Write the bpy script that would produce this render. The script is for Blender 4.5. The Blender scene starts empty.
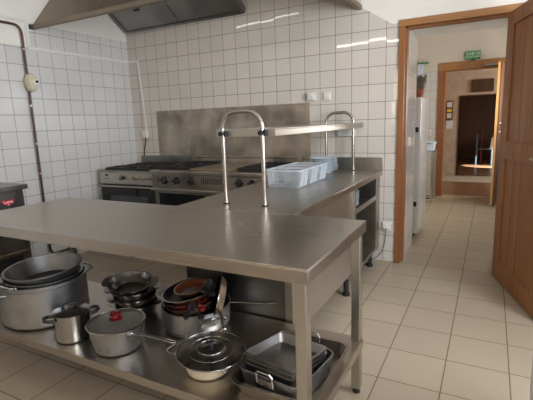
import bpy, bmesh, math, random
from mathutils import Vector, Matrix, Euler
random.seed(7)
PI = math.pi
SC = bpy.context.scene
COL = SC.collection

# ------------------------------------------------------------------ camera
cam_d = bpy.data.cameras.new('camera')
cam = bpy.data.objects.new('camera', cam_d); COL.objects.link(cam)
cam_d.sensor_width = 36.0
cam_d.lens = 419.083 * 36.0 / 533.0
cam_d.clip_start = 0.02
Rm = (Matrix.Rotation(0.4918, 4, 'Z') @ Matrix.Rotation(-0.1823, 4, 'X') @ Matrix.Rotation(0.0354, 4, 'Y')
      @ Matrix.Rotation(PI/2, 4, 'X'))
cam.matrix_world = Matrix.Translation((3.8056, -3.794, 1.2993)) @ Rm
SC.camera = cam

# ------------------------------------------------------------------ world, light, exposure
SC.view_settings.view_transform = 'Standard'
SC.view_settings.look = 'None'
SC.view_settings.gamma = 1.0
SC.view_settings.use_curve_mapping = False
SC.view_settings.exposure = 0.0
W = bpy.data.worlds.new('world'); SC.world = W; W.use_nodes = True
W.node_tree.nodes['Background'].inputs['Color'].default_value = (0.75, 0.85, 1.0, 1)
W.node_tree.nodes['Background'].inputs['Strength'].default_value = 0.25
SC.cycles.use_denoising = True
SC.cycles.max_bounces = 10

def area(name, loc, rot, sx, sy, power, color):
    d = bpy.data.lights.new(name, 'AREA'); d.shape = 'RECTANGLE'; d.size = sx; d.size_y = sy
    d.energy = power; d.color = color
    o = bpy.data.objects.new(name, d); COL.objects.link(o); o.location = loc; o.rotation_euler = rot
    return o
# daylight through the two windows in the right wall and the one behind the camera
area('window_daylight', (5.28, -2.2, 1.70), (0, PI/2, 0), 1.2, 1.2, 105, (0.86, 0.92, 1.0))
area('window_daylight', (5.28, -4.4, 1.70), (0, PI/2, 0), 1.2, 1.2, 60, (0.86, 0.92, 1.0))
area('window_daylight', (2.6, -6.18, 1.75), (-PI/2, 0, 0), 1.5, 1.1, 74, (1.0, 0.86, 0.68))
# daylight in the passage room and the dining room behind
area('passage_daylight', (4.27, 2.3, 1.55), (0, PI/2, 0), 0.9, 1.4, 36, (1.0, 0.97, 0.93))
area('dining_daylight', (6.4, 5.2, 1.6), (0, PI/2, 0), 1.0, 1.2, 90, (1.0, 0.88, 0.74))
sp = bpy.data.lights.new('sun_through_dining_window', 'SPOT'); sp.energy = 9000; sp.spot_size = 0.19; sp.spot_blend = 0.25
sp.color = (1, 0.95, 0.85); sp.shadow_soft_size = 0.02
so = bpy.data.objects.new('sun_through_dining_window', sp); COL.objects.link(so)
so.location = (6.3, 7.0, 2.4)
so.rotation_euler = (Vector((3.72, 8.35, 0)) - Vector((6.3, 7.0, 2.4))).to_track_quat('-Z', 'Y').to_euler()

# ------------------------------------------------------------------ materials
def newmat(name):
    m = bpy.data.materials.new(name); m.use_nodes = True
    return m, m.node_tree, m.node_tree.nodes['Principled BSDF']
def N(nt, typ, **kw):
    n = nt.nodes.new(typ)
    for k, v in kw.items(): setattr(n, k, v)
    return n
def plain(name, col, rough=0.5, metal=0.0, var=0.0, scale=8, bump=0.0, **kw):
    m, nt, b = newmat(name)
    b.inputs['Roughness'].default_value = rough; b.inputs['Metallic'].default_value = metal
    for k, v in kw.items(): b.inputs[k].default_value = v
    tc = N(nt, 'ShaderNodeTexCoord'); no = N(nt, 'ShaderNodeTexNoise'); no.inputs['Scale'].default_value = scale
    no.inputs['Detail'].default_value = 5
    nt.links.new(tc.outputs['Object'], no.inputs['Vector'])
    mx = N(nt, 'ShaderNodeMix', data_type='RGBA')
    mx.inputs[6].default_value = (*[max(0, c*(1-var)) for c in col], 1)
    mx.inputs[7].default_value = (*[min(1, c*(1+var)) for c in col], 1)
    nt.links.new(no.outputs['Fac'], mx.inputs[0]); nt.links.new(mx.outputs[2], b.inputs['Base Color'])
    if bump:
        bp = N(nt, 'ShaderNodeBump'); bp.inputs['Strength'].default_value = bump; bp.inputs['Distance'].default_value = 0.01
        nt.links.new(no.outputs['Fac'], bp.inputs['Height']); nt.links.new(bp.outputs['Normal'], b.inputs['Normal'])
    return m
def steel(name, col, rough, stretch=(1, 1, 1), var=0.06, rvar=0.1, smudge=3.0):
    m, nt, b = newmat(name)
    b.inputs['Metallic'].default_value = 1.0
    tc = N(nt, 'ShaderNodeTexCoord'); mp = N(nt, 'ShaderNodeMapping'); mp.inputs['Scale'].default_value = stretch
    nt.links.new(tc.outputs['Object'], mp.inputs['Vector'])
    n1 = N(nt, 'ShaderNodeTexNoise'); n1.inputs['Scale'].default_value = 60; n1.inputs['Detail'].default_value = 3
    nt.links.new(mp.outputs['Vector'], n1.inputs['Vector'])
    n2 = N(nt, 'ShaderNodeTexNoise'); n2.inputs['Scale'].default_value = smudge; n2.inputs['Detail'].default_value = 6
    nt.links.new(tc.outputs['Object'], n2.inputs['Vector'])
    ad = N(nt, 'ShaderNodeMath', operation='ADD')
    nt.links.new(n1.outputs['Fac'], ad.inputs[0]); nt.links.new(n2.outputs['Fac'], ad.inputs[1])
    mr = N(nt, 'ShaderNodeMapRange'); mr.inputs['From Min'].default_value = 0.4; mr.inputs['From Max'].default_value = 1.6
    mr.inputs['To Min'].default_value = max(0.04, rough - rvar); mr.inputs['To Max'].default_value = rough + rvar
    nt.links.new(ad.outputs[0], mr.inputs['Value']); nt.links.new(mr.outputs[0], b.inputs['Roughness'])
    mx = N(nt, 'ShaderNodeMix', data_type='RGBA')
    mx.inputs[6].default_value = (*[c*(1-var) for c in col], 1); mx.inputs[7].default_value = (*[min(1, c*(1+var)) for c in col], 1)
    m2 = N(nt, 'ShaderNodeMapRange'); m2.inputs['From Min'].default_value = 0.36; m2.inputs['From Max'].default_value = 0.64
    nt.links.new(n2.outputs['Fac'], m2.inputs['Value']); nt.links.new(m2.outputs[0], mx.inputs[0]); nt.links.new(mx.outputs[2], b.inputs['Base Color'])
    return m
def wood(name, c1, c2, axis='Z', rough=0.4, grain=14, plank=None):
    m, nt, b = newmat(name)
    b.inputs['Roughness'].default_value = rough
    tc = N(nt, 'ShaderNodeTexCoord'); mp = N(nt, 'ShaderNodeMapping')
    s = [grain]*3; s['XYZ'.index(axis)] = 0.7; mp.inputs['Scale'].default_value = s
    nt.links.new(tc.outputs['Object'], mp.inputs['Vector'])
    no = N(nt, 'ShaderNodeTexNoise'); no.inputs['Scale'].default_value = 2.0; no.inputs['Detail'].default_value = 6
    no.inputs['Distortion'].default_value = 0.5
    nt.links.new(mp.outputs['Vector'], no.inputs['Vector'])
    cr = N(nt, 'ShaderNodeValToRGB'); cr.color_ramp.elements[0].position = 0.32; cr.color_ramp.elements[1].position = 0.68
    cr.color_ramp.elements[0].color = (*c1, 1); cr.color_ramp.elements[1].color = (*c2, 1)
    nt.links.new(no.outputs['Fac'], cr.inputs['Fac'])
    nt.links.new(cr.outputs['Color'], b.inputs['Base Color'])
    return m
def grid_tiles(name, au, u0, tu, av, v0, tv, tile, grout, gw, rough=0.035, var=0.04, above=None, wavy=0.0, gbump=0.3):
    """square tiles laid along two object axes; above=(axis z limit nodes) -> plain plaster past a line"""
    m, nt, b = newmat(name)
    tc = N(nt, 'ShaderNodeTexCoord'); sx = N(nt, 'ShaderNodeSeparateXYZ'); nt.links.new(tc.outputs['Object'], sx.inputs[0])
    def math_(op, a, bb=None, c=None):
        n = N(nt, 'ShaderNodeMath', operation=op)
        for i, v in enumerate((a, bb, c)):
            if v is None: continue
            if isinstance(v, (int, float)): n.inputs[i].default_value = v
            else: nt.links.new(v, n.inputs[i])
        return n.outputs[0]
    def edge(ax, o, t):
        s = math_('DIVIDE', math_('SUBTRACT', sx.outputs[ax], o), t)
        fr = math_('FRACT', s); fl = math_('FLOOR', s)
        d = math_('MULTIPLY', math_('MINIMUM', fr, math_('SUBTRACT', 1.0, fr)), t)
        return d, fl
    du, fu = edge(au, u0, tu); dv, fv = edge(av, v0, tv)
    d = math_('MINIMUM', du, dv)
    mr = N(nt, 'ShaderNodeMapRange'); mr.inputs['From Min'].default_value = gw*0.5; mr.inputs['From Max'].default_value = gw*0.5 + 0.0012
    nt.links.new(d, mr.inputs['Value'])
    cb = N(nt, 'ShaderNodeCombineXYZ'); nt.links.new(fu, cb.inputs[0]); nt.links.new(fv, cb.inputs[1])
    wn = N(nt, 'ShaderNodeTexWhiteNoise'); nt.links.new(cb.outputs[0], wn.inputs['Vector'])
    ns = N(nt, 'ShaderNodeTexNoise'); ns.inputs['Scale'].default_value = 3.0; ns.inputs['Detail'].default_value = 5
    nt.links.new(tc.outputs['Object'], ns.inputs['Vector'])
    f = math_('ADD', math_('MULTIPLY', wn.outputs['Value'], 0.6), math_('MULTIPLY', ns.outputs['Fac'], 0.4))
    t1 = N(nt, 'ShaderNodeMix', data_type='RGBA'); nt.links.new(f, t1.inputs[0])
    t1.inputs[6].default_value = (*[c*(1-var) for c in tile], 1); t1.inputs[7].default_value = (*[min(1, c*(1+var)) for c in tile], 1)
    t2 = N(nt, 'ShaderNodeMix', data_type='RGBA'); nt.links.new(mr.outputs[0], t2.inputs[0])
    t2.inputs[6].default_value = (*grout, 1); nt.links.new(t1.outputs[2], t2.inputs[7])
    rr = N(nt, 'ShaderNodeMapRange'); rr.inputs['To Min'].default_value = 0.8; rr.inputs['To Max'].default_value = rough
    nt.links.new(mr.outputs[0], rr.inputs['Value'])
    bp = N(nt, 'ShaderNodeBump'); bp.inputs['Strength'].default_value = gbump; bp.inputs['Distance'].default_value = 0.002
    ht = math_('ADD', mr.outputs[0], math_('MULTIPLY', ns.outputs['Fac'], wavy))
    nt.links.new(ht, bp.inputs['Height'])
    # every tile sits at its own very small tilt: offset the normal per tile
    vn = N(nt, 'ShaderNodeVectorMath', operation='SUBTRACT'); vn.inputs[1].default_value = (0.5, 0.5, 0.5); nt.links.new(wn.outputs['Color'], vn.inputs[0])
    vs = N(nt, 'ShaderNodeVectorMath', operation='SCALE'); vs.inputs['Scale'].default_value = 0.012; nt.links.new(vn.outputs[0], vs.inputs[0])
    va = N(nt, 'ShaderNodeVectorMath', operation='ADD'); nt.links.new(vs.outputs[0], va.inputs[0]); nt.links.new(bp.outputs['Normal'], va.inputs[1])
    vz = N(nt, 'ShaderNodeVectorMath', operation='NORMALIZE'); nt.links.new(va.outputs[0], vz.inputs[0])
    nt.links.new(vz.outputs[0], b.inputs['Normal'])
    nt.links.new(t2.outputs[2], b.inputs['Base Color']); nt.links.new(rr.outputs[0], b.inputs['Roughness'])
    return m

TILE = (0.63, 0.575, 0.51); GROUT = (0.20, 0.165, 0.13)
M = {}
M['tile_back'] = grid_tiles('tile_back', 0, 0.73-0.15*6, 0.15, 2, 1.446-0.15*12, 0.15, TILE, GROUT, 0.0035, var=0.05)
M['tile_left_lit'] = grid_tiles('tile_left_lit', 1, -1.4452-0.15*40, 0.15, 2, 1.446-0.15*12, 0.15, (0.66, 0.64, 0.61), (0.22, 0.195, 0.17), 0.003, var=0.04)  # back wall's tile, paled and cooled to hold window light in the colour
M['tile_far'] = grid_tiles('tile_far', 0, 2.9, 0.15, 2, 1.41-0.15*12, 0.15, (0.62, 0.59, 0.55), (0.3, 0.28, 0.25), 0.003)
M['tile_jamb'] = grid_tiles('tile_jamb', 1, 0.1, 0.15, 2, 0.05, 0.15, (0.70, 0.68, 0.64), (0.6, 0.58, 0.54), 0.002, rough=0.05)
M['floor'] = grid_tiles('floor_tiles', 0, 3.3609-0.2971*30, 0.2971, 1, -0.3008-0.3055*30, 0.3055, (0.37, 0.300, 0.218), (0.13, 0.085, 0.05), 0.004, rough=0.36, var=0.06, wavy=0.4)
M['terracotta'] = grid_tiles('terracotta', 0, 0, 0.3, 1, 0, 0.3, (0.19, 0.105, 0.06), (0.09, 0.055, 0.04), 0.006, rough=0.3, var=0.15, wavy=0.6)
M['plaster'] = plain('plaster', (0.80, 0.765, 0.70), 0.85, var=0.03, scale=4)
M['white_trim'] = plain('white_trim', (0.74, 0.72, 0.68), 0.4, var=0.02)
M['cream_wall'] = plain('cream_wall', (0.62, 0.55, 0.47), 0.8, var=0.03, scale=3)
M['ceiling'] = plain('ceiling_paint', (0.72, 0.70, 0.66), 0.9, var=0.02)
M['stone'] = plain('stone_wall', (0.42, 0.35, 0.29), 0.9, var=0.3, scale=9, bump=1.0)
M['doormat'] = plain('grey_stone', (0.36, 0.34, 0.31), 0.8, var=0.1, scale=12)
M['steel_top'] = steel('brushed_steel_top', (0.46, 0.415, 0.36), 0.30, (0.2, 3, 3), smudge=2.0, rvar=0.06, var=0.04)
M['steel'] = steel('brushed_steel', (0.50, 0.47, 0.425), 0.32, (2, 2, 0.3), rvar=0.05)
M['steel_worn'] = steel('worn_steel', (0.36, 0.325, 0.28), 0.36, (0.3, 0.3, 0.3), var=0.22, rvar=0.12, smudge=4)
M['splash'] = steel('scuffed_splash_steel', (0.40, 0.355, 0.30), 0.40, (0.2, 0.2, 0.2), var=0.36, rvar=0.2, smudge=3.5)
M['steel_shaded'] = steel('shaded_panel_steel', (0.20, 0.19, 0.18), 0.34, (0.3, 0.3, 0.1), var=0.15, rvar=0.05)  # counter steel with the dark reflection under the table put into its colour
M['hood_steel'] = steel('hood_steel', (0.29, 0.238, 0.18), 0.5, (0.3, 2, 2), var=0.08)
M['filter_steel'] = steel('filter_steel', (0.27, 0.26, 0.25), 0.38, (1, 8, 8), var=0.2)
M['chrome'] = steel('polished_steel', (0.42, 0.385, 0.345), 0.25, (0.05, 0.05, 0.05), var=0.02, rvar=0.01)
M['pot_steel'] = steel('pot_steel', (0.44, 0.43, 0.42), 0.22, var=0.08, rvar=0.08)
M['tray_steel'] = steel('tray_steel', (0.36, 0.315, 0.26), 0.3, var=0.15, rvar=0.05)
M['dish_steel'] = steel('dish_steel', (0.27, 0.26, 0.245), 0.22, var=0.1, rvar=0.05)
M['dark_steel'] = steel('dark_pot_steel', (0.27, 0.26, 0.25), 0.24, var=0.15, rvar=0.08)
M['lid_dark'] = steel('old_lid_metal', (0.32, 0.29, 0.26), 0.32, var=0.35, rvar=0.12, smudge=14)
M['alu'] = steel('aluminium', (0.40, 0.40, 0.405), 0.40, var=0.1, rvar=0.08, smudge=12)
M['alu_dull'] = steel('dull_aluminium', (0.28, 0.28, 0.285), 0.42, var=0.12, rvar=0.08, smudge=9)
M['lead'] = steel('roasting_pan_metal', (0.26, 0.25, 0.24), 0.34, var=0.15, rvar=0.1, smudge=7)
M['bronze_pan'] = steel('browned_pan_metal', (0.42, 0.33, 0.24), 0.35, var=0.2, rvar=0.1, smudge=6)
M['black_plastic'] = plain('black_plastic', (0.012, 0.012, 0.013), 0.5, var=0.1)
M['black_iron'] = plain('black_cast_iron', (0.018, 0.016, 0.015), 0.5, var=0.4, scale=20, bump=0.3)
M['black_glass'] = plain('black_oven_glass', (0.012, 0.012, 0.013), 0.08, var=0.1)
M['grey_glass'] = plain('oven_window_glass', (0.05, 0.055, 0.06), 0.06, var=0.2)
M['red_plastic'] = plain('red_knob', (0.14, 0.005, 0.007), 0.25, var=0.15)
M['maroon'] = plain('maroon_enamel', (0.16, 0.012, 0.014), 0.22, var=0.2)
M['pan_grip'] = plain('pan_grip_black', (0.010, 0.009, 0.009), 0.7)
M['orange'] = plain('orange_enamel', (0.12, 0.03, 0.009), 0.28, var=0.4, scale=14)
M['amber'] = plain('amber_enamel', (0.30, 0.17, 0.08), 0.3, var=0.25, scale=10)
M['nonstick'] = plain('nonstick_black', (0.012, 0.011, 0.012), 0.3, var=0.2)
M['cream_enamel'] = plain('cream_enamel', (0.66, 0.56, 0.40), 0.22, var=0.06)
M['cream_plastic'] = plain('cream_plastic', (0.62, 0.55, 0.40), 0.4, var=0.04)
M['white_plastic'] = plain('white_plastic', (0.72, 0.70, 0.66), 0.35, var=0.02)
M['white_enamel'] = plain('white_appliance', (0.74, 0.73, 0.71), 0.15, var=0.02)
M['bin_white'] = plain('bin_white', (0.66, 0.66, 0.66), 0.5, var=0.03)
M['pipe'] = plain('brown_painted_pipe', (0.085, 0.035, 0.03), 0.4, var=0.2)
M['brass'] = steel('knob_brass', (0.46, 0.40, 0.31), 0.3)
M['oak_z'] = wood('oak_frame_vertical', (0.23, 0.082, 0.024), (0.32, 0.125, 0.04), 'Z')
M['oak_x'] = wood('oak_frame_horizontal', (0.31, 0.135, 0.042), (0.41, 0.195, 0.066), 'X')
M['door_z'] = wood('door_wood', (0.24, 0.085, 0.024), (0.345, 0.145, 0.048), 'Z', grain=7, rough=0.5)
M['dark_and_shaded'] = wood('dark_and_shaded_wood', (0.10, 0.045, 0.025), (0.16, 0.075, 0.04), 'Z')  # dark wood; on the far door leaf the tone stands for shade
M['door_light'] = wood('light_door_edge', (0.55, 0.28, 0.09), (0.68, 0.38, 0.14), 'Z')
M['dark_wood'] = wood('dark_brown_wood', (0.035, 0.016, 0.010), (0.075, 0.036, 0.022), 'Z')
M['green'] = plain('sign_green', (0.01, 0.23, 0.07), 0.35, var=0.05)
M['sign_white'] = plain('sign_white', (0.8, 0.82, 0.78), 0.4)
M['yellow'] = plain('yellow', (0.75, 0.6, 0.05), 0.4)
M['blue_paint'] = plain('blue_grey_paint', (0.06, 0.09, 0.12), 0.4)
M['red_paint'] = plain('red_paint', (0.20, 0.02, 0.025), 0.4)
M['cloth'] = plain('white_cloth', (0.72, 0.68, 0.62), 0.9, var=0.04)
M['terra_pot'] = plain('terracotta_pot', (0.42, 0.15, 0.08), 0.7, var=0.15)
M['foliage'] = plain('grey_green_foliage', (0.25, 0.22, 0.16), 0.8, var=0.5, scale=30, bump=1)
M['paper'] = plain('paper', (0.6, 0.66, 0.75), 0.7, var=0.1)
M['tub'] = plain('pale_blue_tub', (0.55, 0.66, 0.74), 0.4, var=0.03)
M['plate'] = plain('pale_plate', (0.60, 0.68, 0.73), 0.12, var=0.04)
M['badge_red'] = plain('badge_red', (0.48, 0.02, 0.03), 0.3)
M['cable_grey'] = plain('grey_cable', (0.16, 0.15, 0.13), 0.5)
mm, nt_, b_ = newmat('clear_box_plastic')
b_.inputs['Base Color'].default_value = (0.64, 0.68, 0.71, 1); b_.inputs['Roughness'].default_value = 0.22
b_.inputs['Alpha'].default_value = 0.16
M['clear'] = mm
mm = mm.copy(); mm.name = 'clear_box_rim'; mm.node_tree.nodes['Principled BSDF'].inputs['Alpha'].default_value = 0.5
M['clear_rim'] = mm
mm, nt_, b_ = newmat('glass_lid')
b_.inputs['Base Color'].default_value = (0.16, 0.145, 0.125, 1); b_.inputs['Roughness'].default_value = 0.10
b_.inputs['Alpha'].default_value = 0.5
M['lidglass'] = mm
mm, nt_, b_ = newmat('tube_light')
b_.inputs['Emission Color'].default_value = (1.0, 0.93, 0.8, 1); b_.inputs['Emission Strength'].default_value = 30.0
M['tube'] = mm
mm, nt_, b_ = newmat('hood_tube_light')
b_.inputs['Emission Color'].default_value = (1.0, 0.93, 0.8, 1); b_.inputs['Emission Strength'].default_value = 12.0
M['hood_tube'] = mm
# back wall: tiles below a stepped line, painted plaster above (right part only)
def tile_to_plaster():
    m = M['tile_back']; nt = m.node_tree
    b = nt.nodes['Principled BSDF']
    out = nt.nodes['Material Output']
    b2 = N(nt, 'ShaderNodeBsdfPrincipled'); b2.inputs['Base Color'].default_value = (0.80, 0.765, 0.70, 1); b2.inputs['Roughness'].default_value = 0.8
    tc = N(nt, 'ShaderNodeTexCoord'); sx = N(nt, 'ShaderNodeSeparateXYZ'); nt.links.new(tc.outputs['Object'], sx.inputs[0])
    mr = N(nt, 'ShaderNodeMapRange')   # height of the tiled part against x
    mr.inputs['From Min'].default_value = 2.78; mr.inputs['From Max'].default_value = 3.03
    mr.inputs['To Min'].default_value = 2.235; mr.inputs['To Max'].default_value = 2.075
    nt.links.new(sx.outputs[0], mr.inputs['Value'])
    gt = N(nt, 'ShaderNodeMath', operation='GREATER_THAN'); nt.links.new(sx.outputs[2], gt.inputs[0]); nt.links.new(mr.outputs[0], gt.inputs[1])
    g2 = N(nt, 'ShaderNodeMath', operation='GREATER_THAN'); nt.links.new(sx.outputs[0], g2.inputs[0]); g2.inputs[1].default_value = 2.76
    mu = N(nt, 'ShaderNodeMath', operation='MULTIPLY'); nt.links.new(gt.outputs[0], mu.inputs[0]); nt.links.new(g2.outputs[0], mu.inputs[1])
    ms = N(nt, 'ShaderNodeMixShader'); nt.links.new(mu.outputs[0], ms.inputs[0]); nt.links.new(b.outputs[0], ms.inputs[1]); nt.links.new(b2.outputs[0], ms.inputs[2])
    nt.links.new(ms.outputs[0], out.inputs['Surface'])
tile_to_plaster()

# ------------------------------------------------------------------ mesh helpers
class B:
    def __init__(s): s.bm = bmesh.new()
    def _add(s, vs, fs, mt=None):
        v = [s.bm.verts.new(mt @ Vector(p) if mt else p) for p in vs]
        for f in fs:
            try: s.bm.faces.new([v[i] for i in f])
            except ValueError: pass
        return v
    def box(s, x0, x1, y0, y1, z0, z1, bev=0.0, mt=None, seg=2):
        t = bmesh.new(); bmesh.ops.create_cube(t, size=1)
        for v in t.verts:
            v.co = ((x0+x1)/2 + v.co.x*(x1-x0), (y0+y1)/2 + v.co.y*(y1-y0), (z0+z1)/2 + v.co.z*(z1-z0))
        if bev: bmesh.ops.bevel(t, geom=t.edges[:], offset=bev, segments=seg, affect='EDGES', profile=0.5)
        return s.merge(t, mt)
    def merge(s, t, mt=None):
        if mt: bmesh.ops.transform(t, matrix=mt, verts=t.verts)
        me = bpy.data.meshes.new('tmp'); t.to_mesh(me); t.free(); s.bm.from_mesh(me); bpy.data.meshes.remove(me)
        return s
    def lathe(s, prof, c=(0, 0, 0), n=48, mt=None, sx=1, sy=1):
        vs = []; fs = []; idx = []
        for (r, z) in prof:
            if r <= 1e-6: idx.append([len(vs)]); vs.append((c[0], c[1], c[2]+z))
            else:
                idx.append(list(range(len(vs), len(vs)+n)))
                vs += [(c[0]+sx*r*math.cos(2*PI*k/n), c[1]+sy*r*math.sin(2*PI*k/n), c[2]+z) for k in range(n)]
        for a, b in zip(idx, idx[1:]):
            for k in range(n):
                k2 = (k+1) % n
                if len(a) == 1 and len(b) == 1: continue
                if len(a) == 1: fs.append((a[0], b[k2], b[k]))
                elif len(b) == 1: fs.append((a[k], a[k2], b[0]))
                else: fs.append((a[k], a[k2], b[k2], b[k]))
        s._add(vs, fs, mt); return s
    def tube(s, pts, r, n=10, closed=False, mt=None, flat=1.0):
        n = max(n, 20); P = [Vector(p) for p in pts]; L = len(P); vs = []; fs = []
        up = None
        for i, p in enumerate(P):
            a = P[i-1] if (i or closed) else p; b = P[(i+1) % L] if (i < L-1 or closed) else p
            t = (b-a).normalized()
            if up is None: up = Vector((0, 0, 1)) if abs(t.z) < 0.9 else Vector((1, 0, 0))
            u = (up - t*up.dot(t)).normalized(); w = t.cross(u); up = u
            rr = r[i] if isinstance(r, (list, tuple)) else r
            vs += [tuple(p + u*(rr*flat*math.cos(2*PI*k/n)) + w*(rr*math.sin(2*PI*k/n))) for k in range(n)]
        for i in range(L if closed else L-1):
            j = (i+1) % L
            for k in range(n): fs.append((i*n+k, i*n+(k+1) % n, j*n+(k+1) % n, j*n+k))
        if not closed: fs += [tuple(range(n))[::-1], tuple((L-1)*n+k for k in range(n))]
        s._add(vs, fs, mt); return s
    def cyl(s, p0, p1, r, n=20, mt=None): return s.tube([p0, p1], r, n, mt=mt)
    def prism(s, poly, axis, a, b, mt=None):
        def P(u, v, w): return {'x': (w, u, v), 'y': (u, w, v), 'z': (u, v, w)}[axis]
        n = len(poly)
        vs = [P(u, v, a) for u, v in poly] + [P(u, v, b) for u, v in poly]
        fs = [tuple(range(n)), tuple(range(2*n-1, n-1, -1))] + [(i, (i+1) % n, n+(i+1) % n, n+i) for i in range(n)]
        s._add(vs, fs, mt); return s
def rounded(w, d, r, n=6):
    pts = []
    for cx, cy, a0 in ((w/2-r, d/2-r, 0), (-w/2+r, d/2-r, PI/2), (-w/2+r, -d/2+r, PI), (w/2-r, -d/2+r, 1.5*PI)):
        pts += [(cx+r*math.cos(a0+PI/2*k/n), cy+r*math.sin(a0+PI/2*k/n)) for k in range(n+1)]
    return pts
def ringstack(b, rings, mt=None, cap=(True, True)):
    """rings: list of (list of xy, z), same count, joined as a closed skin"""
    n = len(rings[0][0]); vs = []; fs = []
    for xy, z in rings: vs += [(x, y, z) for x, y in xy]
    for i in range(len(rings)-1):
        for k in range(n): fs.append((i*n+k, i*n+(k+1) % n, (i+1)*n+(k+1) % n, (i+1)*n+k))
    if cap[0]: fs.append(tuple(range(n))[::-1])
    if cap[1]: fs.append(tuple((len(rings)-1)*n+k for k in range(n)))
    b._add(vs, fs, mt); return b
def arc(c, r, a0, a1, n, plane='xz'):
    out = []
    for k in range(n+1):
        a = a0+(a1-a0)*k/n; u, v = r*math.cos(a), r*math.sin(a)
        out.append({'xz': (c[0]+u, c[1], c[2]+v), 'yz': (c[0], c[1]+u, c[2]+v), 'xy': (c[0]+u, c[1]+v, c[2])}[plane])
    return out
def rootloc(parent):
    l = Vector((0, 0, 0)); p = parent
    while p is not None:
        l = l + Vector(p.location); p = p.parent
    return l
def obj(name, b, mat, parent=None, local=False, smooth=True):
    """link the collected shapes as one mesh; shapes in world coordinates unless local"""
    bm = b.bm
    bmesh.ops.recalc_face_normals(bm, faces=bm.faces[:])
    if parent is not None and not local:
        bmesh.ops.translate(bm, vec=-rootloc(parent), verts=bm.verts[:])
    me = bpy.data.meshes.new(name); bm.to_mesh(me); bm.free()
    me.materials.append(M[mat] if isinstance(mat, str) else mat)
    if smooth:
        me.shade_smooth(); me.set_sharp_from_angle(angle=math.radians(20))
    o = bpy.data.objects.new(name, me); COL.objects.link(o)
    if parent is not None: o.parent = parent
    return o
def thing(name, label, cat, loc=(0, 0, 0), rot=(0, 0, 0), group=None):
    o = bpy.data.objects.new(name, None); COL.objects.link(o)
    o.location = loc; o.rotation_euler = rot; o.empty_display_size = 0.05
    o['label'] = label; o['category'] = cat
    if group: o['group'] = group
    return o
def tag(o, label, cat, group=None):
    o['label'] = label; o['category'] = cat
    if group: o['group'] = group
    return o
def struct(name, b, mat, parent=None, smooth=False):
    o = obj(name, b, mat, parent, smooth=smooth)
    if parent is None: o['kind'] = 'structure'
    return o
def copy_tree(o, parent=None):
    c = o.copy(); COL.objects.link(c)
    if parent is not None: c.parent = parent
    for ch in list(o.children): copy_tree(ch, c)
    return c
def text(name, body, size, mat, parent, mt, ext=0.0006, sx=1.0):
    cu = bpy.data.curves.new(name, 'FONT'); cu.body = body; cu.size = size; cu.extrude = ext
    cu.align_x = 'CENTER'; cu.align_y = 'CENTER'
    t = bpy.data.objects.new('tmp_text', cu); COL.objects.link(t)
    bpy.context.view_layer.update()
    me = bpy.data.meshes.new_from_object(t.evaluated_get(bpy.context.evaluated_depsgraph_get()))
    bpy.data.objects.remove(t); bpy.data.curves.remove(cu)
    me.transform(Matrix.Diagonal((sx, 1, 1, 1))); me.transform(mt)
    me.transform(Matrix.Translation(-rootloc(parent)))
    me.name = name; me.materials.clear(); me.materials.append(M[mat])
    o = bpy.data.objects.new(name, me); COL.objects.link(o); o.parent = parent
    return o
FACE_NEG_Y = Matrix.Rotation(PI/2, 4, 'X')                           # text upright, read from -Y
FACE_POS_X = Matrix.Rotation(PI/2, 4, 'Z') @ Matrix.Rotation(PI/2, 4, 'X')   # read from +X

# ------------------------------------------------------------------ the setting
RX, RY, CZ = 5.3, -6.2, 2.85       # right wall, wall behind the camera, kitchen ceiling
struct('floor', B().box(-0.2, 6.6, RY-0.2, 3.75, -0.1, 0), 'floor')
struct('ceiling', B().box(-0.2, RX+0.2, RY-0.2, 0.0, CZ, CZ+0.1), 'ceiling')
# left wall: tiled low part, tiled high part by the corner, painted high part
struct('wall_left', B().box(-0.2, 0, RY, 0.0, 0, 2.06).box(-0.2, 0, -1.22, 0.0, 2.06, 2.275), 'tile_left_lit')
struct('wall_left_upper', B().box(-0.2, 0, RY, -1.22, 2.06, CZ).box(-0.2, 0, -1.22, 0.0, 2.275, CZ), 'plaster')
# back wall with its deep doorway (x 3.13..3.88, lintel at 2.04, 0.65 m deep)
struct('wall_back', B().box(-0.2, 3.11, 0, 0.60, 0, CZ), 'tile_back')
struct('wall_back_upper', B().box(3.11, 3.925, 0, 0.60, 2.045, CZ).box(3.925, 6.6, 0, 0.60, 0, CZ), 'plaster')
struct('wall_doorway', B().box(3.11, 3.137, 0.10, 0.65, 0, 2.045), 'tile_jamb')
struct('wall_right', B().box(RX, RX+0.2, RY, 0.0, 0, 1.0).box(RX, RX+0.2, RY, 0, 2.3, CZ)
       .box(RX, RX+0.2, RY, -5.0, 1.0, 2.3).box(RX, RX+0.2, -3.8, -2.8, 1.0, 2.3).box(RX, RX+0.2, -1.6, 0, 1.0, 2.3), 'plaster')
struct('wall_front', B().box(-0.2, 1.85, RY-0.2, RY, 0, CZ).box(3.35, RX+0.2, RY-0.2, RY, 0, CZ)
       .box(1.85, 3.35, RY-0.2, RY, 0, 1.2).box(1.85, 3.35, RY-0.2, RY, 2.3, CZ), 'cream_wall')
for i, (y0, y1) in enumerate(((-2.8, -1.6), (-5.0, -3.8))):
    f = B()
    for a in (y0, (y0+y1)/2-0.03, y1-0.06): f.box(RX+0.02, RX+0.07, a, a+0.06, 1.0, 2.3)
    f.box(RX+0.02, RX+0.07, y0+0.06, y1-0.06, 1.0, 1.06).box(RX+0.02, RX+0.07, y0+0.06, y1-0.06, 2.24, 2.3)
    struct('window_%d' % (i+1), f, 'white_trim')
f = B()
for a in (1.85, 2.57, 3.29): f.box(a, a+0.06, RY-0.09, RY-0.04, 1.2, 2.3)
struct('window_3', f, 'white_trim')
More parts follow.
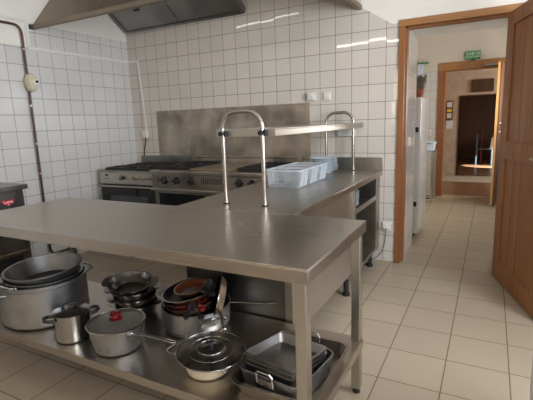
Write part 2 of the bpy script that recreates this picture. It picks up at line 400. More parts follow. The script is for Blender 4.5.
# white trims
struct('trim_1', B().box(0, 0.012, -1.235, 0.0, 2.035, 2.065, 0.003), 'white_trim')
struct('trim_2', B().box(0, 0.012, -1.24, -1.205, 2.066, 2.30, 0.003), 'white_trim')
struct('trim_3', B().box(0, 0.012, -3.2, -1.242, 2.275, 2.30, 0.003), 'white_trim')
# passage room behind the doorway
struct('wall_far', B().box(1.4, 3.03, 3.65, 3.80, 0, 2.02), 'tile_far')
struct('wall_far_upper', B().box(1.4, 3.03, 3.65, 3.80, 2.02, 2.7).box(3.03, 3.99, 3.65, 3.80, 2.13, 2.7).box(3.99, 6.6, 3.65, 3.80, 0, 2.7), 'cream_wall')
struct('wall_passage_left', B().box(1.2, 1.4, 0.6, 3.8, 0, 2.7), 'plaster')
struct('wall_passage_right', B().box(4.30, 4.5, 0.6, 3.65, 0, 2.7), 'plaster')
struct('ceiling_passage', B().box(1.2, 4.5, 0.6, 3.8, 2.7, 2.8), 'ceiling')
# dining room behind the far door: stone wall with an opening, terracotta floor
struct('floor_dining', B().box(1.4, 6.6, 3.75, 11.0, -0.1, -0.002), 'terracotta')
struct('floor_threshold', B().box(2.6, 5.0, 5.35, 6.28, -0.05, 0.004), 'doormat')
struct('wall_stone', B().box(1.4, 3.19, 6.3, 6.55, 0, 2.7).box(3.19, 6.6, 6.3, 6.55, 1.70, 2.7), 'stone')
struct('wall_dining_left', B().box(2.2, 2.4, 3.8, 10.8, 0, 2.7), 'stone')
struct('wall_dining_back', B().box(1.4, 6.6, 10.8, 11.0, 0, 2.7), 'dark_and_shaded')
struct('wall_dining_right', B().box(6.5, 6.7, 3.8, 11.0, 0, 2.7), 'plaster')
struct('ceiling_dining', B().box(1.4, 6.6, 3.8, 11.0, 2.7, 2.8), 'cream_wall')
struct('trim_4', B().box(3.165, 3.19, 6.29, 6.56, 0, 1.70).box(3.165, 4.9, 6.29, 6.56, 1.70, 1.725), 'dark_wood')

# kitchen door: frame and open leaf
def door_frame(parent, name, x0, x1, xi0, xi1, zt, zi, y0, y1, vz, vx):
    obj(name, B().box(x0, xi0, y0, y1, 0, zi, 0.004).box(xi1, x1, y0, y1, 0, zi, 0.004), vz, parent)
    obj('lintel', B().box(x0, x1, y0, y1, zi, zt, 0.004), vx, parent)
d1 = thing('door_1', 'open wooden kitchen door in its oak frame', 'door', (3.9, 0, 0)); d1['kind'] = 'structure'
door_frame(d1, 'door_frame', 3.086, 3.985, 3.137, 3.915, 2.095, 2.040, -0.022, 0.10, 'oak_z', 'oak_x')
obj('door_stop', B().box(3.137, 3.150, 0.03, 0.10, 0, 2.03).box(3.150, 3.90, 0.03, 0.10, 2.026, 2.04).box(3.901, 3.915, 0.03, 0.1, 0, 2.03), 'oak_z', d1)
# leaf built along local +x from the hinge, thickness in local y, then turned
ang = math.atan2(-0.655-0.014, 4.085-3.885)
LF = Matrix.Translation((3.913, -0.028, 0)) @ Matrix.Rotation(ang, 4, 'Z')
W_, T_ = 0.84, 0.042
lf = B()
lf.box(0, 0.125, -T_, 0, 0.012, 2.03, 0.002, LF).box(W_-0.12, W_, -T_, 0, 0.012, 2.03, 0.002, LF)
lf.box(0.125, W_-0.12, -T_, 0, 1.93, 2.03, 0.002, LF).box(0.125, W_-0.12, -T_, 0, 0.97, 1.10, 0.002, LF).box(0.125, W_-0.12, -T_, 0, 0.012, 0.16, 0.002, LF)
leaf = obj('door_leaf', lf, 'door_z', d1)
pw = (W_-0.245)/3
for k in range(3):
    obj('panel', B().box(0.126+k*pw, 0.1225+(k+1)*pw, -T_+0.012, -0.012, 1.095, 1.935, 0.003, LF), 'door_z', leaf)
pw = (W_-0.245)/4
for k in range(4):
    obj('panel', B().box(0.126+k*pw, 0.1225+(k+1)*pw, -T_+0.012, -0.012, 0.155, 0.975, 0.003, LF), 'door_z', leaf)
for z in (0.25, 1.0, 1.8):
    obj('hinge', B().cyl((3.913, -0.026, z), (3.913, -0.026, z+0.09), 0.007, 12), 'steel', d1)
obj('handle', B().cyl(LF@Vector((W_-0.06, -T_-0.0, 1.02)), LF@Vector((W_-0.06, -T_-0.05, 1.02)), 0.009, 12)
    .cyl(LF@Vector((W_-0.06, -T_-0.048, 1.02)), LF@Vector((W_-0.13, -T_-0.048, 1.02)), 0.008, 12), 'bronze_pan', leaf)
# far door
d2 = thing('door_2', 'wooden door standing open in its frame at the end of the passage', 'door', (3.9, 3.65, 0)); d2['kind'] = 'structure'
door_frame(d2, 'door_frame', 3.02, 3.99, 3.128, 3.93, 2.125, 2.005, 3.62, 3.82, 'oak_z', 'oak_x')
L2 = Matrix.Translation((3.952, 3.61, 0)) @ Matrix.Rotation(math.atan2(-0.70, -0.09), 4, 'Z')
lf2 = obj('door_leaf', B().box(0, 0.70, 0.012, 0.036, 0.012, 2.0, 0.002, L2), 'dark_and_shaded', d2)  # shade on the leaf's face is put into its colour
obj('edge_strip', B().box(0, 0.702, -0.018, 0.0115, 0.012, 2.0, 0.002, L2), 'door_light', lf2)
obj('handle', B().tube([L2 @ Vector(p) for p in ((0.64, 0.036, 1.18), (0.64, 0.075, 1.18), (0.64, 0.085, 1.16), (0.64, 0.085, 1.08), (0.64, 0.075, 1.06), (0.64, 0.036, 1.06))], 0.008, 8), 'white_plastic', lf2)
cl = obj('door_closer', B().box(3.66, 3.86, 3.585, 3.6195, 2.03, 2.06, 0.004), 'filter_steel', d2)

# ------------------------------------------------------------------ work table in front
TX0, TX1, TY0, TY1, TZ = 1.289, 3.330, -2.655, -1.954, 0.8487
t = thing('work_table', 'long stainless steel work table with an undershelf full of pots', 'table', (2.3, -2.3, 0))
top = B().box(TX0, TX1, TY0, TY1, TZ-0.006, TZ, 0.002)
top.box(TX0, TX1, TY0, TY0+0.012, TZ-0.05, TZ-0.0061, 0.002).box(TX1-0.012, TX1, TY0+0.0121, TY1, TZ-0.05, TZ-0.0061, 0.002)
top.box(TX0, TX0+0.012, TY0+0.0121, TY1, TZ-0.05, TZ-0.0061, 0.002).box(TX0+0.0121, TX1-0.0121, TY1-0.012, TY1, TZ-0.05, TZ-0.0061, 0.002)
obj('tabletop', top, 'steel_top', t)
for (x, y) in ((TX0+0.012, TY0+0.014), (TX1-0.055, TY0+0.014), (TX0+0.012, TY1-0.055), (TX1-0.055, TY1-0.055)):
    lg = obj('leg', B().box(x, x+0.042, y, y+0.042, 0.026, TZ-0.0065, 0.004), 'steel', t)
    obj('foot', B().cyl((x+0.021, y+0.021, 0), (x+0.021, y+0.021, 0.027), 0.018, 16), 'black_plastic', lg)
SZ = 0.272
sh = B().box(TX0+0.012, TX1-0.012, TY0+0.008, TY1-0.01, SZ-0.004, SZ, 0.0015)
sh.box(TX0+0.012, TX1-0.012, TY0+0.004, TY0+0.0079, SZ-0.038, SZ, 0.001).box(TX0+0.012, TX1-0.012, TY1-0.0099, TY1-0.006, SZ-0.038, SZ, 0.001)
sh.box(TX1-0.0119, TX1-0.008, TY0+0.008, TY1-0.01, SZ-0.038, SZ, 0.001).box(TX0+0.008, TX0+0.0119, TY0+0.008, TY1-0.01, SZ-0.038, SZ, 0.001)
obj('undershelf', sh, 'steel_top', t)

# ------------------------------------------------------------------ long counter against the wall
CX0, CX1, CY0 = 2.235, 2.967, -1.950
c = thing('kitchen_counter', 'stainless steel counter running from the table to the tiled wall, open shelf at its end', 'counter', (2.6, -1.0, 0))
wt = B().box(CX0, CX1, CY0, -0.003, TZ-0.006, TZ, 0.002)
wt.box(CX1-0.012, CX1, CY0, -0.004, TZ-0.048, TZ-0.0061, 0.002).box(CX0, CX0+0.012, CY0, -0.004, TZ-0.048, TZ-0.0061, 0.002)
obj('worktop', wt, 'steel_top', c)
obj('backsplash', B().box(CX0+0.06, CX1, -0.022, -0.003, TZ+0.0005, 0.960, 0.002), 'steel', c)
obj('front_panel', B().box(CX0+0.03, CX1-0.063, CY0+0.004, CY0+0.02, 0.12, TZ-0.0065, 0.001), 'steel_shaded', c)
obj('side_panel', B().box(CX1-0.052, CX1-0.036, CY0+0.021, -0.835, 0.155, TZ-0.0065, 0.001), 'steel', c)
obj('side_panel', B().box(CX0+0.03, CX0+0.046, CY0+0.021, -0.02, 0.13, TZ-0.0065, 0.001), 'steel', c)
obj('post', B().box(CX1-0.055, CX1-0.018, -0.834, -0.785, 0.13, TZ-0.0065, 0.003), 'steel', c)
obj('post', B().box(CX1-0.062, CX1-0.018, CY0+0.0005, CY0+0.036, 0.11, TZ-0.0065, 0.003), 'steel', c)
obj('end_panel', B().box(CX0+0.047, CX1-0.02, -0.15, -0.024, 0.13, TZ-0.0065, 0.002), 'steel_worn', c)
obj('divider', B().box(CX0+0.047, CX1-0.056, -0.826, -0.81, 0.13, TZ-0.0065), 'steel_worn', c)
obj('inner_shelf', B().box(CX0+0.047, CX1-0.022, -0.784, -0.151, 0.60, 0.605).box(CX1-0.026, CX1-0.022, -0.784, -0.151, 0.605, 0.64), 'steel', c)
obj('inner_shelf', B().box(CX0+0.047, CX1-0.022, -0.784, -0.151, 0.13, 0.16), 'steel_worn', c)
for (x, y) in ((CX0+0.35, -1.5), (CX1-0.06, -0.90), (CX1-0.06, -0.2), (CX0+0.06, -1.4), (CX0+0.06, -0.2)):
    obj('foot', B().cyl((x, y, 0), (x, y, 0.12), 0.02, 16).cyl((x, y, 0), (x, y, 0.02), 0.028, 16), 'black_plastic', c)

# over-shelf on bent tube stands
o_ = thing('over_shelf', 'narrow steel shelf on two bent tube stands above the counter', 'shelf', (2.6, -1.0, TZ))
for y in (-1.808, -0.118):
    pts = [(2.479, y, TZ), (2.479, y, 1.275)] + arc((2.569, y, 1.275), 0.09, PI, PI/2, 8) + arc((2.641, y, 1.275), 0.09, PI/2, 0, 8) + [(2.731, y, TZ)]
    st = obj('tube_stand', B().tube(pts, 0.0125, 14), 'chrome', o_)
    for x in (2.479, 2.731):
        obj('foot_ring', B().cyl((x, y, TZ), (x, y, TZ+0.006), 0.019, 18), 'black_plastic', st)
        obj('clamp_knob', B().cyl((x, y-0.030, 1.247), (x, y-0.012, 1.247), 0.013, 16).cyl((x, y-0.012, 1.247), (x, y+0.016, 1.247), 0.008, 12)
            .box(x+0.012, x+0.024, y-0.012, y+0.018, 1.230, 1.264, 0.002), 'black_plastic', st)
sb = B().box(2.425, 2.800, -1.79, -0.04, 1.262, 1.270, 0.002)
sb.box(2.425, 2.800, -1.794, -1.788, 1.228, 1.270, 0.0015).box(2.425, 2.431, -1.788, -0.04, 1.228, 1.262).box(2.794, 2.800, -1.788, -0.04, 1.228, 1.262, 0.0015).box(2.425, 2.8, -0.046, -0.04, 1.228, 1.262)
obj('shelf_board', sb, 'steel', o_)

# ------------------------------------------------------------------ ranges
def knob_x(parent, x, y, z, rad=0.035, chrome=True):
    k = obj('knob', B().cyl((x, y, z), (x, y-0.006, z), rad+0.006, 24), 'chrome', parent)
    g = B().cyl((x, y-0.006, z), (x, y-0.022, z), rad*0.62, 20)
    for a in (0, 1):
        dx, dz = (rad, rad*0.36) if a == 0 else (rad*0.36, rad)
        g.box(x-dx, x+dx, y-0.034, y-0.010, z-dz, z+dz, 0.005)
    obj('knob_grip', g, 'black_plastic', k)
def grate(parent, x0, x1, y0, y1, z):
    g = B(); r = 0.006
    for x in (x0, x1): g.box(x-r, x+r, y0, y1, z, z+0.018, 0.002)
    for y in (y0, y1): g.box(x0, x1, y-r, y+r, z, z+0.018, 0.002)
    cx, cy = (x0+x1)/2, (y0+y1)/2
    for dx, dy in ((1, 0), (-1, 0), (0, 1), (0, -1)):
        g.box(min(cx+dx*0.03, cx+dx*(x1-x0)/2)-(r if dy else 0), max(cx+dx*0.03, cx+dx*(x1-x0)/2)+(r if dy else 0),
              min(cy+dy*0.03, cy+dy*(y1-y0)/2)-(r if dx else 0), max(cy+dy*0.03, cy+dy*(y1-y0)/2)+(r if dx else 0), z+0.004, z+0.024, 0.002)
    for k in range(4):
        a = PI/4+k*PI/2
        g.tube([(cx+0.05*math.cos(a), cy+0.05*math.sin(a), z+0.014), (cx+(x1-x0)/2*math.cos(a)*1.2, cy+(y1-y0)/2*math.sin(a)*1.2, z+0.012)], 0.006, 6)
    o = obj('pan_support', g, 'black_iron', parent)
    obj('burner', B().lathe([(0, 0.0), (0.05, 0.0), (0.052, 0.006), (0.03, 0.008), (0.03, 0.013), (0, 0.014)], (cx, cy, z-0.012), 24), 'black_iron', o)
r1 = thing('gas_range', 'narrower gas range with a glass oven door in the tiled corner', 'stove', (0.5, -0.35, 0))
obj('body', B().box(0.11, 0.885, -0.650, -0.04, 0.10, 0.84, 0.003), 'steel_worn', r1)
obj('hob_top', B().box(0.105, 0.888, -0.672, -0.04, 0.841, 0.862, 0.004), 'steel_worn', r1)
cp = obj('control_panel', B().box(0.105, 0.888, -0.672, -0.6505, 0.722, 0.8405, 0.004), 'steel', r1)
obj('badge', B().box(0.195, 0.232, -0.6745, -0.6721, 0.802, 0.820), 'black_plastic', cp)
obj('badge', B().box(0.185, 0.240, -0.6735, -0.6721, 0.772, 0.777), 'black_plastic', cp)
kb = obj('thermostat_knob', B().cyl((0.428, -0.6725, 0.788), (0.428, -0.677, 0.788), 0.036, 24), 'brass', cp)
obj('knob_grip', B().cyl((0.428, -0.677, 0.788), (0.428, -0.70, 0.788), 0.022, 20).box(0.421, 0.435, -0.712, -0.70, 0.766, 0.81, 0.003), 'chrome', kb)
obj('knob_mark', B().cyl((0.470, -0.6725, 0.788), (0.470, -0.69, 0.788), 0.014, 16), 'black_plastic', kb)
for x in (0.600, 0.650, 0.705, 0.765, 0.820, 0.862):
    k = obj('knob', B().cyl((x, -0.6725, 0.788), (x, -0.694, 0.788), 0.0165, 18), 'brass', cp)
    obj('knob_grip', B().box(x-0.004, x+0.004, -0.702, -0.6941, 0.773, 0.803, 0.002), 'chrome', k)
od = obj('oven_door', B().box(0.115, 0.882, -0.675, -0.651, 0.17, 0.715, 0.004), 'black_glass', r1)
obj('oven_window', B().box(0.25, 0.77, -0.677, -0.6751, 0.32, 0.60, 0.001), 'grey_glass', od)
obj('door_handle', B().cyl((0.10, -0.705, 0.700), (0.888, -0.705, 0.700), 0.010, 14).cyl((0.16, -0.705, 0.70), (0.16, -0.676, 0.70), 0.007, 10).cyl((0.83, -0.705, 0.70), (0.83, -0.676, 0.70), 0.007, 10), 'chrome', od)
obj('kick_panel', B().box(0.12, 0.877, -0.62, -0.60, 0.0, 0.0995), 'steel_worn', r1)
for x in (0.30, 0.52, 0.745):
    for y in (-0.53, -0.22): grate(r1, x-0.10, x+0.10, y-0.13, y+0.13, 0.873)
obj('burner_tray', B().box(0.17, 0.86, -0.645, -0.08, 0.8625, 0.868), 'black_iron', r1)
obj('back_guard', B().box(0.105, 0.888, -0.039, -0.020, 0.80, 0.965, 0.003), 'filter_steel', r1)

r2 = thing('gas_range', 'wide professional range with black cross knobs and a solid hotplate', 'stove', (1.55, -0.35, 0))
obj('body', B().box(0.893, 2.215, -0.685, -0.04, 0.10, 0.845, 0.003), 'steel_worn', r2)
obj('hob_top', B().box(0.890, 2.218, -0.745, -0.04, 0.846, 0.886, 0.008), 'steel_worn', r2)
cp = obj('control_panel', B().box(0.893, 2.215, -0.722, -0.686, 0.712, 0.845, 0.003), 'steel_worn', r2)
for x in (1.059, 1.206, 1.378, 1.900, 2.030): knob_x(cp, x, -0.7225, 0.790)
vt = B()
for k in range(11): vt.box(1.492+k*0.021, 1.500+k*0.021, -0.7245, -0.7222, 0.768, 0.822)
vt2 = B()
for k in range(3): vt2.box(2.085+k*0.024, 2.093+k*0.024, -0.7245, -0.7222, 0.768, 0.822)
obj('vent_slots', vt, 'black_plastic', cp)
obj('vent_slots', vt2, 'black_plastic', cp)
obj('vent_slots', B().box(0.975, 0.985, -0.7245, -0.7222, 0.768, 0.822), 'black_plastic', cp)
obj('trim_rail', B().box(0.893, 2.215, -0.745, -0.686, 0.690, 0.711, 0.004), 'steel', r2)
for x0, x1 in ((0.97, 1.53), (1.60, 2.17)):
    od = obj('oven_door', B().box(x0-0.06, x1+0.03, -0.712, -0.686, 0.16, 0.685, 0.004), 'steel_worn', r2)
    obj('oven_window', B().box(x0-0.005, x1-0.01, -0.7155, -0.7121, 0.30, 0.662, 0.002), 'black_glass', od)
obj('kick_panel', B().box(0.90, 2.205, -0.64, -0.62, 0.0, 0.0995), 'steel_worn', r2)
obj('burner_tray', B().box(0.93, 1.30, -0.66, -0.09, 0.8865, 0.892), 'black_iron', r2)
obj('burner_tray', B().box(1.84, 2.19, -0.66, -0.09, 0.8865, 0.892), 'black_iron', r2)
for x in (1.115, 2.015):
    for y in (-0.525, -0.235): grate(r2, x-0.165, x+0.165, y-0.135, y+0.135, 0.897)
obj('hotplate', B().box(1.335, 1.805, -0.68, -0.10, 0.8865, 0.902, 0.004), 'bronze_pan', r2)
obj('back_guard', B().box(0.90, 2.205, -0.075, -0.022, 0.8865, 0.965, 0.003), 'splash', r2)
vt = B()
for k in range(60): vt.box(0.94+k*0.0205, 0.951+k*0.0205, -0.0775, -0.0752, 0.945, 0.956)
obj('vent_holes', vt, 'black_iron', r2)

# steel sheet on the wall behind the ranges
sp_ = thing('wall_panel', 'large scuffed steel splash panel screwed to the tiles behind the ranges', 'panel', (1.33, -0.001, 0.93))
obj('sheet', B().box(0.375, 2.277, -0.010, -0.001, 0.93, 1.470, 0.001), 'splash', sp_)
obj('top_flange', B().box(0.375, 2.277, -0.016, -0.0101, 1.460, 1.472, 0.001), 'splash', sp_)
for x in (0.42, 1.33, 2.23):
    for z in (1.0, 1.43): obj('screw', B().cyl((x, -0.010, z), (x, -0.013, z), 0.006, 10), 'lead', sp_)

# ------------------------------------------------------------------ extractor hood
h = thing('extractor_hood', 'large brown grey steel extractor hood above the ranges', 'hood', (1.4, -0.6, 2.22))
HR = 2.77
shell = B()
th = 0.012
# sloping front, sloping right side (thin sheets), lower rim
def sheet(b, quad, n, t):
    v = [Vector(q) for q in quad]; nn = Vector(n).normalized()*t
    b._add([tuple(p) for p in v]+[tuple(p+nn) for p in v], [(0, 1, 2, 3), (7, 6, 5, 4), (0, 4, 5, 1), (1, 5, 6, 2), (2, 6, 7, 3), (3, 7, 4, 0)])
sheet(shell, [(0.004, -1.165, 2.25), (HR, -1.165, 2.25), (HR-0.45, -0.75, 2.78), (0.004, -0.75, 2.78)], (0, 0.7, -0.55), th)
fs_ = obj('front_sheet', shell, 'hood_steel', h)
sm_ = B(); sheet(sm_, [(0.85, -1.1665, 2.251), (0.866, -1.1665, 2.251), (0.866, -0.7515, 2.779), (0.85, -0.7515, 2.779)], (0, -0.7, 0.55), 0.002)
obj('seam', sm_, 'filter_steel', fs_)
s2 = B(); sheet(s2, [(HR, -1.150, 2.25), (HR, -0.004, 2.25), (HR-0.45, -0.004, 2.78), (HR-0.45, -0.75, 2.78)], (-0.76, 0, -0.65), th)
obj('side_sheet', s2, 'hood_steel', h)
obj('roof_sheet', B().box(0.004, HR-0.44, -0.765, -0.004, 2.781, 2.80), 'hood_steel', h)
rim = B().box(0.004, HR, -1.180, -1.166, 2.225, 2.262, 0.002).box(HR-0.012, HR+0.002, -1.165, -0.004, 2.225, 2.262, 0.002).box(0.004, HR-0.013, -1.165, -1.140, 2.225, 2.232)
rim.box(HR-0.035, HR-0.013, -1.139, -0.004, 2.225, 2.232)
obj('rim_gutter', rim, 'hood_steel', h)
obj('hanger', B().box(0.0, 0.02, -1.195, -1.150, 2.222, 2.262, 0.003), 'black_plastic', h)
# filter housing hanging at the back
FM = Matrix.Translation((0.03, -0.02, 2.355)) @ Matrix.Rotation(math.atan2(0.18, -0.25), 4, 'X')   # local y goes to the front and up
fh = obj('filter_housing', B().box(0, 1.585, 0, 0.03, -0.06, 0.0, 0.002, FM).box(0, 0.03, 0.031, 0.44, -0.06, 0, 0.002, FM).box(1.555, 1.585, 0.031, 0.44, -0.06, 0, 0.002, FM), 'filter_steel', h)
obj('hood_lamp', B().cyl((0.97, -0.85, 2.457), (1.80, -0.85, 2.503), 0.009, 10), 'hood_tube', h)
for k in range(2):
    x0 = 0.032+k*0.762
    fp = obj('filter_panel', B().box(x0, x0+0.758, 0.032, 0.44, -0.045, -0.01, 0.003, FM), 'filter_steel', h)
    obj('pull_handle', B().box(x0+0.33, x0+0.41, 0.27, 0.285, -0.002, 0.010, 0.002, FM).box(x0+0.33, x0+0.41, 0.27, 0.285, -0.055, -0.0455, 0.002, FM), 'black_plastic', fp)

# ------------------------------------------------------------------ left wall: pipe, alarm button, conduit
p_ = thing('wall_pipe', 'dark brown painted pipe clipped to the white tiled wall', 'pipe', (0.03, -1.29, 0))
PX = 0.028
pts = [(PX, -3.2, 2.235), (PX, -1.36, 2.235)] + arc((PX, -1.36, 2.165), 0.07, PI/2, 0, 6, 'yz')[1:] + [(PX, -1.29, 0.16)] + arc((PX, -1.22, 0.16), 0.07, PI, 1.5*PI, 6, 'yz')[1:] + [(PX, -0.70, 0.09)]
obj('pipe_run', B().tube(pts, 0.011, 12), 'pipe', p_)
for z in (2.03, 1.53, 1.18, 0.90, 0.55, 0.25):
    obj('pipe_clip', B().cyl((PX, -1.29, z-0.008), (PX, -1.29, z+0.008), 0.015, 14).box(0.001, PX-0.012, -1.298, -1.282, z-0.008, z+0.008), 'brass', p_)
a_ = thing('stop_button', 'oval cream push button box with a small red button on the brown pipe', 'switch', (0.0, -1.29, 1.73))
obj('box', B().lathe([(0, -0.03), (0.055, -0.03), (0.058, 0.0), (0.056, 0.022), (0.045, 0.038), (0, 0.041)], (0, 0, 0), 28, Matrix.Translation((0.0700, -1.285, 1.735)) @ Matrix.Rotation(PI/2, 4, 'Y'), sx=1.45, sy=0.85), 'cream_plastic', a_)
obj('dial', B().cyl((0.1112, -1.275, 1.735), (0.120, -1.275, 1.735), 0.026, 20), 'white_plastic', a_)
obj('button', B().cyl((0.1201, -1.270, 1.74), (0.135, -1.270, 1.74), 0.011, 14), 'red_plastic', a_)
q_ = thing('cable_conduit', 'slim white cable conduit ending in a white switch box with black cable', 'conduit', (0.16, 0, 1.2))
cd = B(); cd.prism([(0.138, 2.06), (0.160, 2.06), (0.206, 1.26), (0.184, 1.26)], 'y', -0.013, -0.001)
obj('channel', cd, 'white_plastic', q_)
obj('channel', B().box(0.013, 0.137, -0.013, -0.001, 2.038, 2.06, 0.001), 'white_plastic', q_)
obj('switch_box', B().box(0.155, 0.225, -0.045, -0.001, 1.175, 1.259, 0.005), 'white_plastic', q_)
obj('cable', B().tube([(0.185, -0.02, 1.175), (0.175, -0.02, 1.10), (0.150, -0.018, 1.04), (0.14, -0.015, 0.985), (0.135, -0.014, 0.93)], 0.006, 8), 'black_plastic', q_)

# oven on the left wall
LY1 = -1.848
l = thing('baking_oven', 'low dark steel oven with a red badge against the left tiled wall', 'oven', (0.35, -2.4, 0))
obj('top', B().box(0.005, 0.70, -3.1, LY1, 0.868, 0.905, 0.004), 'lead', l)
obj('body', B().box(0.005, 0.655, -3.09, LY1-0.015, 0.10, 0.867, 0.003), 'lead', l)
fp = obj('front_panel', B().box(0.6555, 0.672, -3.08, LY1-0.085, 0.70, 0.842, 0.003), 'lead', l)
bd = B().prism([(-2.050, 0.795), (-2.045, 0.803), (-1.955, 0.803), (-1.950, 0.795), (-1.965, 0.773), (-2.0, 0.760), (-2.035, 0.773)], 'x', 0.6725, 0.678)
bd_o = obj('badge', bd, 'badge_red', l)
text('lettering', 'Loma', 0.032, 'sign_white', bd_o, Matrix.Translation((0.6785, -2.0, 0.789)) @ FACE_POS_X)
obj('badge_dot', B().box(0.678, 0.6795, -2.006, -1.994, 0.765, 0.771), 'sign_white', bd_o)
od = obj('oven_door', B().box(0.6555, 0.68, -3.08, LY1-0.06, 0.415, 0.69, 0.004), 'lead', l)
obj('door_handle', B().box(0.681, 0.715, -3.05, LY1-0.07, 0.395, 0.412, 0.004), 'bronze_pan', od)
obj('lower_opening', B().box(0.6555, 0.664, -3.05, LY1-0.09, 0.20, 0.36), 'black_iron', l)
for y in (-3.05, LY1-0.06):
    for x in (0.05, 0.6): obj('foot', B().cyl((x, y, 0), (x, y, 0.10), 0.02, 12), 'black_plastic', l)

# ------------------------------------------------------------------ wall sockets
w1 = thing('wall_switch', 'white rotary thermostat box on the tiles beside the splash panel', 'switch', (2.30, 0, 1.52))
obj('box', B().box(2.262, 2.342, -0.040, -0.001, 1.488, 1.562, 0.006), 'white_plastic', w1)
obj('dial', B().cyl((2.302, -0.0405, 1.525), (2.302, -0.062, 1.525), 0.022, 20), 'white_plastic', w1)
w2 = thing('wall_switch', 'flat white light switch to the right of the thermostat box', 'switch', (2.45, 0, 1.52))
obj('plate', B().box(2.412, 2.488, -0.014, -0.001, 1.482, 1.560, 0.004), 'white_plastic', w2)
obj('rocker', B().box(2.424, 2.476, -0.021, -0.0141, 1.495, 1.547, 0.003), 'white_plastic', w2)
w3 = thing('double_socket', 'white double power socket behind the far tube stand', 'socket', (2.64, 0, 1.20))
obj('plate', B().box(2.555, 2.72, -0.030, -0.001, 1.155, 1.232, 0.005), 'white_plastic', w3)
for x in (2.60, 2.675): obj('outlet', B().cyl((x, -0.0301, 1.194), (x, -0.036, 1.194), 0.026, 20), 'white_plastic', w3)
w4 = thing('power_socket', 'white socket low on the tiles beside the doorway with a grey cable', 'socket', (3.01, 0, 0.32))
obj('plate', B().box(2.978, 3.052, -0.028, -0.001, 0.295, 0.378, 0.005), 'white_plastic', w4)
obj('plug', B().cyl((3.015, -0.0281, 0.330), (3.015, -0.06, 0.330), 0.018, 16), 'white_plastic', w4)
obj('cable', B().tube([(3.015, -0.055, 0.325), (3.015, -0.075, 0.29), (3.012, -0.09, 0.2), (2.995, -0.12, 0.12), (2.96, -0.17, 0.08), (2.89, -0.22, 0.05), (2.80, -0.28, 0.04)], 0.007, 8), 'cable_grey', w4)

# ------------------------------------------------------------------ plastic boxes, cutlery, plates on the counter
def make_box(label):
    b_ = thing('plastic_box', label, 'box', group='clear plastic boxes in a row on the counter')
    bb = B(); th = 0.003
    w, d, hh = 0.27, 0.165, 0.128
    O0, O1 = rounded(w-0.032, d-0.018, 0.02), rounded(w, d, 0.022)
    I0, I1 = rounded(w-0.038, d-0.024, 0.018), rounded(w-0.006, d-0.006, 0.02)
    R1 = rounded(w+0.016, d+0.016, 0.028)
    ringstack(bb, [(O0, 0.0), (O1, hh-0.012), (I1, hh-0.012), (I0, 0.004)])
    rm = B(); ringstack(rm, [(O1, hh-0.0115), (R1, hh-0.0115), (R1, hh), (I1, hh), (I1, hh-0.0115), (O1, hh-0.0115)], cap=(False, False))
    obj('rim', rm, 'clear_rim', b_, local=True)
    obj('tub', bb, 'clear', b_, local=True)
    for x, s in ((w/2-0.004, 1), (-w/2+0.004, -1)):
        for y in (-0.05, -0.018, 0.018, 0.05):
            obj('end_rib', B().tube([(x-0.010*s, y*0.95, 0.012), (x+0.004*s, y, hh-0.014)], 0.0055, 8), 'clear_rim', b_, local=True)
    return b_
bx = make_box('nearest of the clear plastic boxes in the row, holding cutlery')
bx.location = (2.555, -1.135, TZ+0.0005)
lab = ['middle clear plastic box in the row on the steel counter', 'clear plastic box at the plate end of the row']
for k in range(2):
    b2 = copy_tree(bx); b2.location = (2.557, -0.950+k*0.185, TZ+0.0005); b2['label'] = lab[k]
def cutlery(kind, label, loc, rz, tilt):
    b_ = B()
    b_.tube([(-0.085, 0, 0), (-0.02, 0, 0.002), (0.035, 0, 0.004)], [0.006, 0.003, 0.004], 8, flat=0.5)
    if kind == 'spoon':
        b_.lathe([(0, -0.004), (0.012, -0.002), (0.019, 0.004), (0.018, 0.0045), (0.011, 0), (0, -0.002)], (0.062, 0, 0.004), 16, sx=1.5)
    else:
        b_.box(0.035, 0.055, -0.010, 0.010, 0.003, 0.005, 0.0005)
        for y in (-0.008, -0.0027, 0.0027, 0.008): b_.box(0.055, 0.09, y-0.0012, y+0.0012, 0.003, 0.005)
    o = obj(kind, b_, 'dark_steel', local=True)
    o.location = loc; o.rotation_euler = (0, tilt, rz)
    return tag(o, label, kind, 'cutlery in the nearest clear box')
cutlery('spoon', 'dark metal spoon lying in the nearest clear box', (2.50, -1.15, TZ+0.014), 0.15, 0)
cutlery('spoon', 'dark metal spoon lying in the nearest clear box', (2.56, -1.12, TZ+0.023), 2.9, 0.03)
cutlery('fork', 'dark metal fork lying in the nearest clear box', (2.54, -1.165, TZ+0.032), -0.2, -0.03)
cutlery('fork', 'dark metal fork lying in the nearest clear box', (2.58, -1.14, TZ+0.041), 0.35, 0.03)
def bowl(label, loc, r, grp, tilt=(0, 0, 0)):
    o = obj('soup_plate', B().lathe([(0, 0), (r*0.55, 0), (r*0.58, 0.004), (r*0.76, 0.022), (r, 0.032), (r, 0.0345), (r*0.75, 0.0255), (r*0.55, 0.007), (0, 0.005)], (0, 0, 0), 40), 'plate', local=True)
    o.location = loc; o.rotation_euler = tilt
    return tag(o, label, 'plate', grp)
g = 'soup plates stacked on the counter'
for k in range(6):
    nm = 'soup plate at the bottom of the stack on the counter' if k == 0 else 'topmost soup plate of the stack on the counter' if k == 5 else \
         'pale soup plate in the middle of the stack on the counter'
    dx, dy = random.uniform(-0.004, 0.004), random.uniform(-0.004, 0.004)
    bowl(nm, (2.51+dx, -0.275+dy, TZ+0.0005+k*0.0195), 0.128, g)
g = 'plates stacked on the open shelf under the counter'
for k in range(9):
    bowl('pale blue plate in the stack on the open shelf under the counter', (2.80+random.uniform(-.003, .003), -0.60, 0.6055+k*0.0135), 0.115, g)

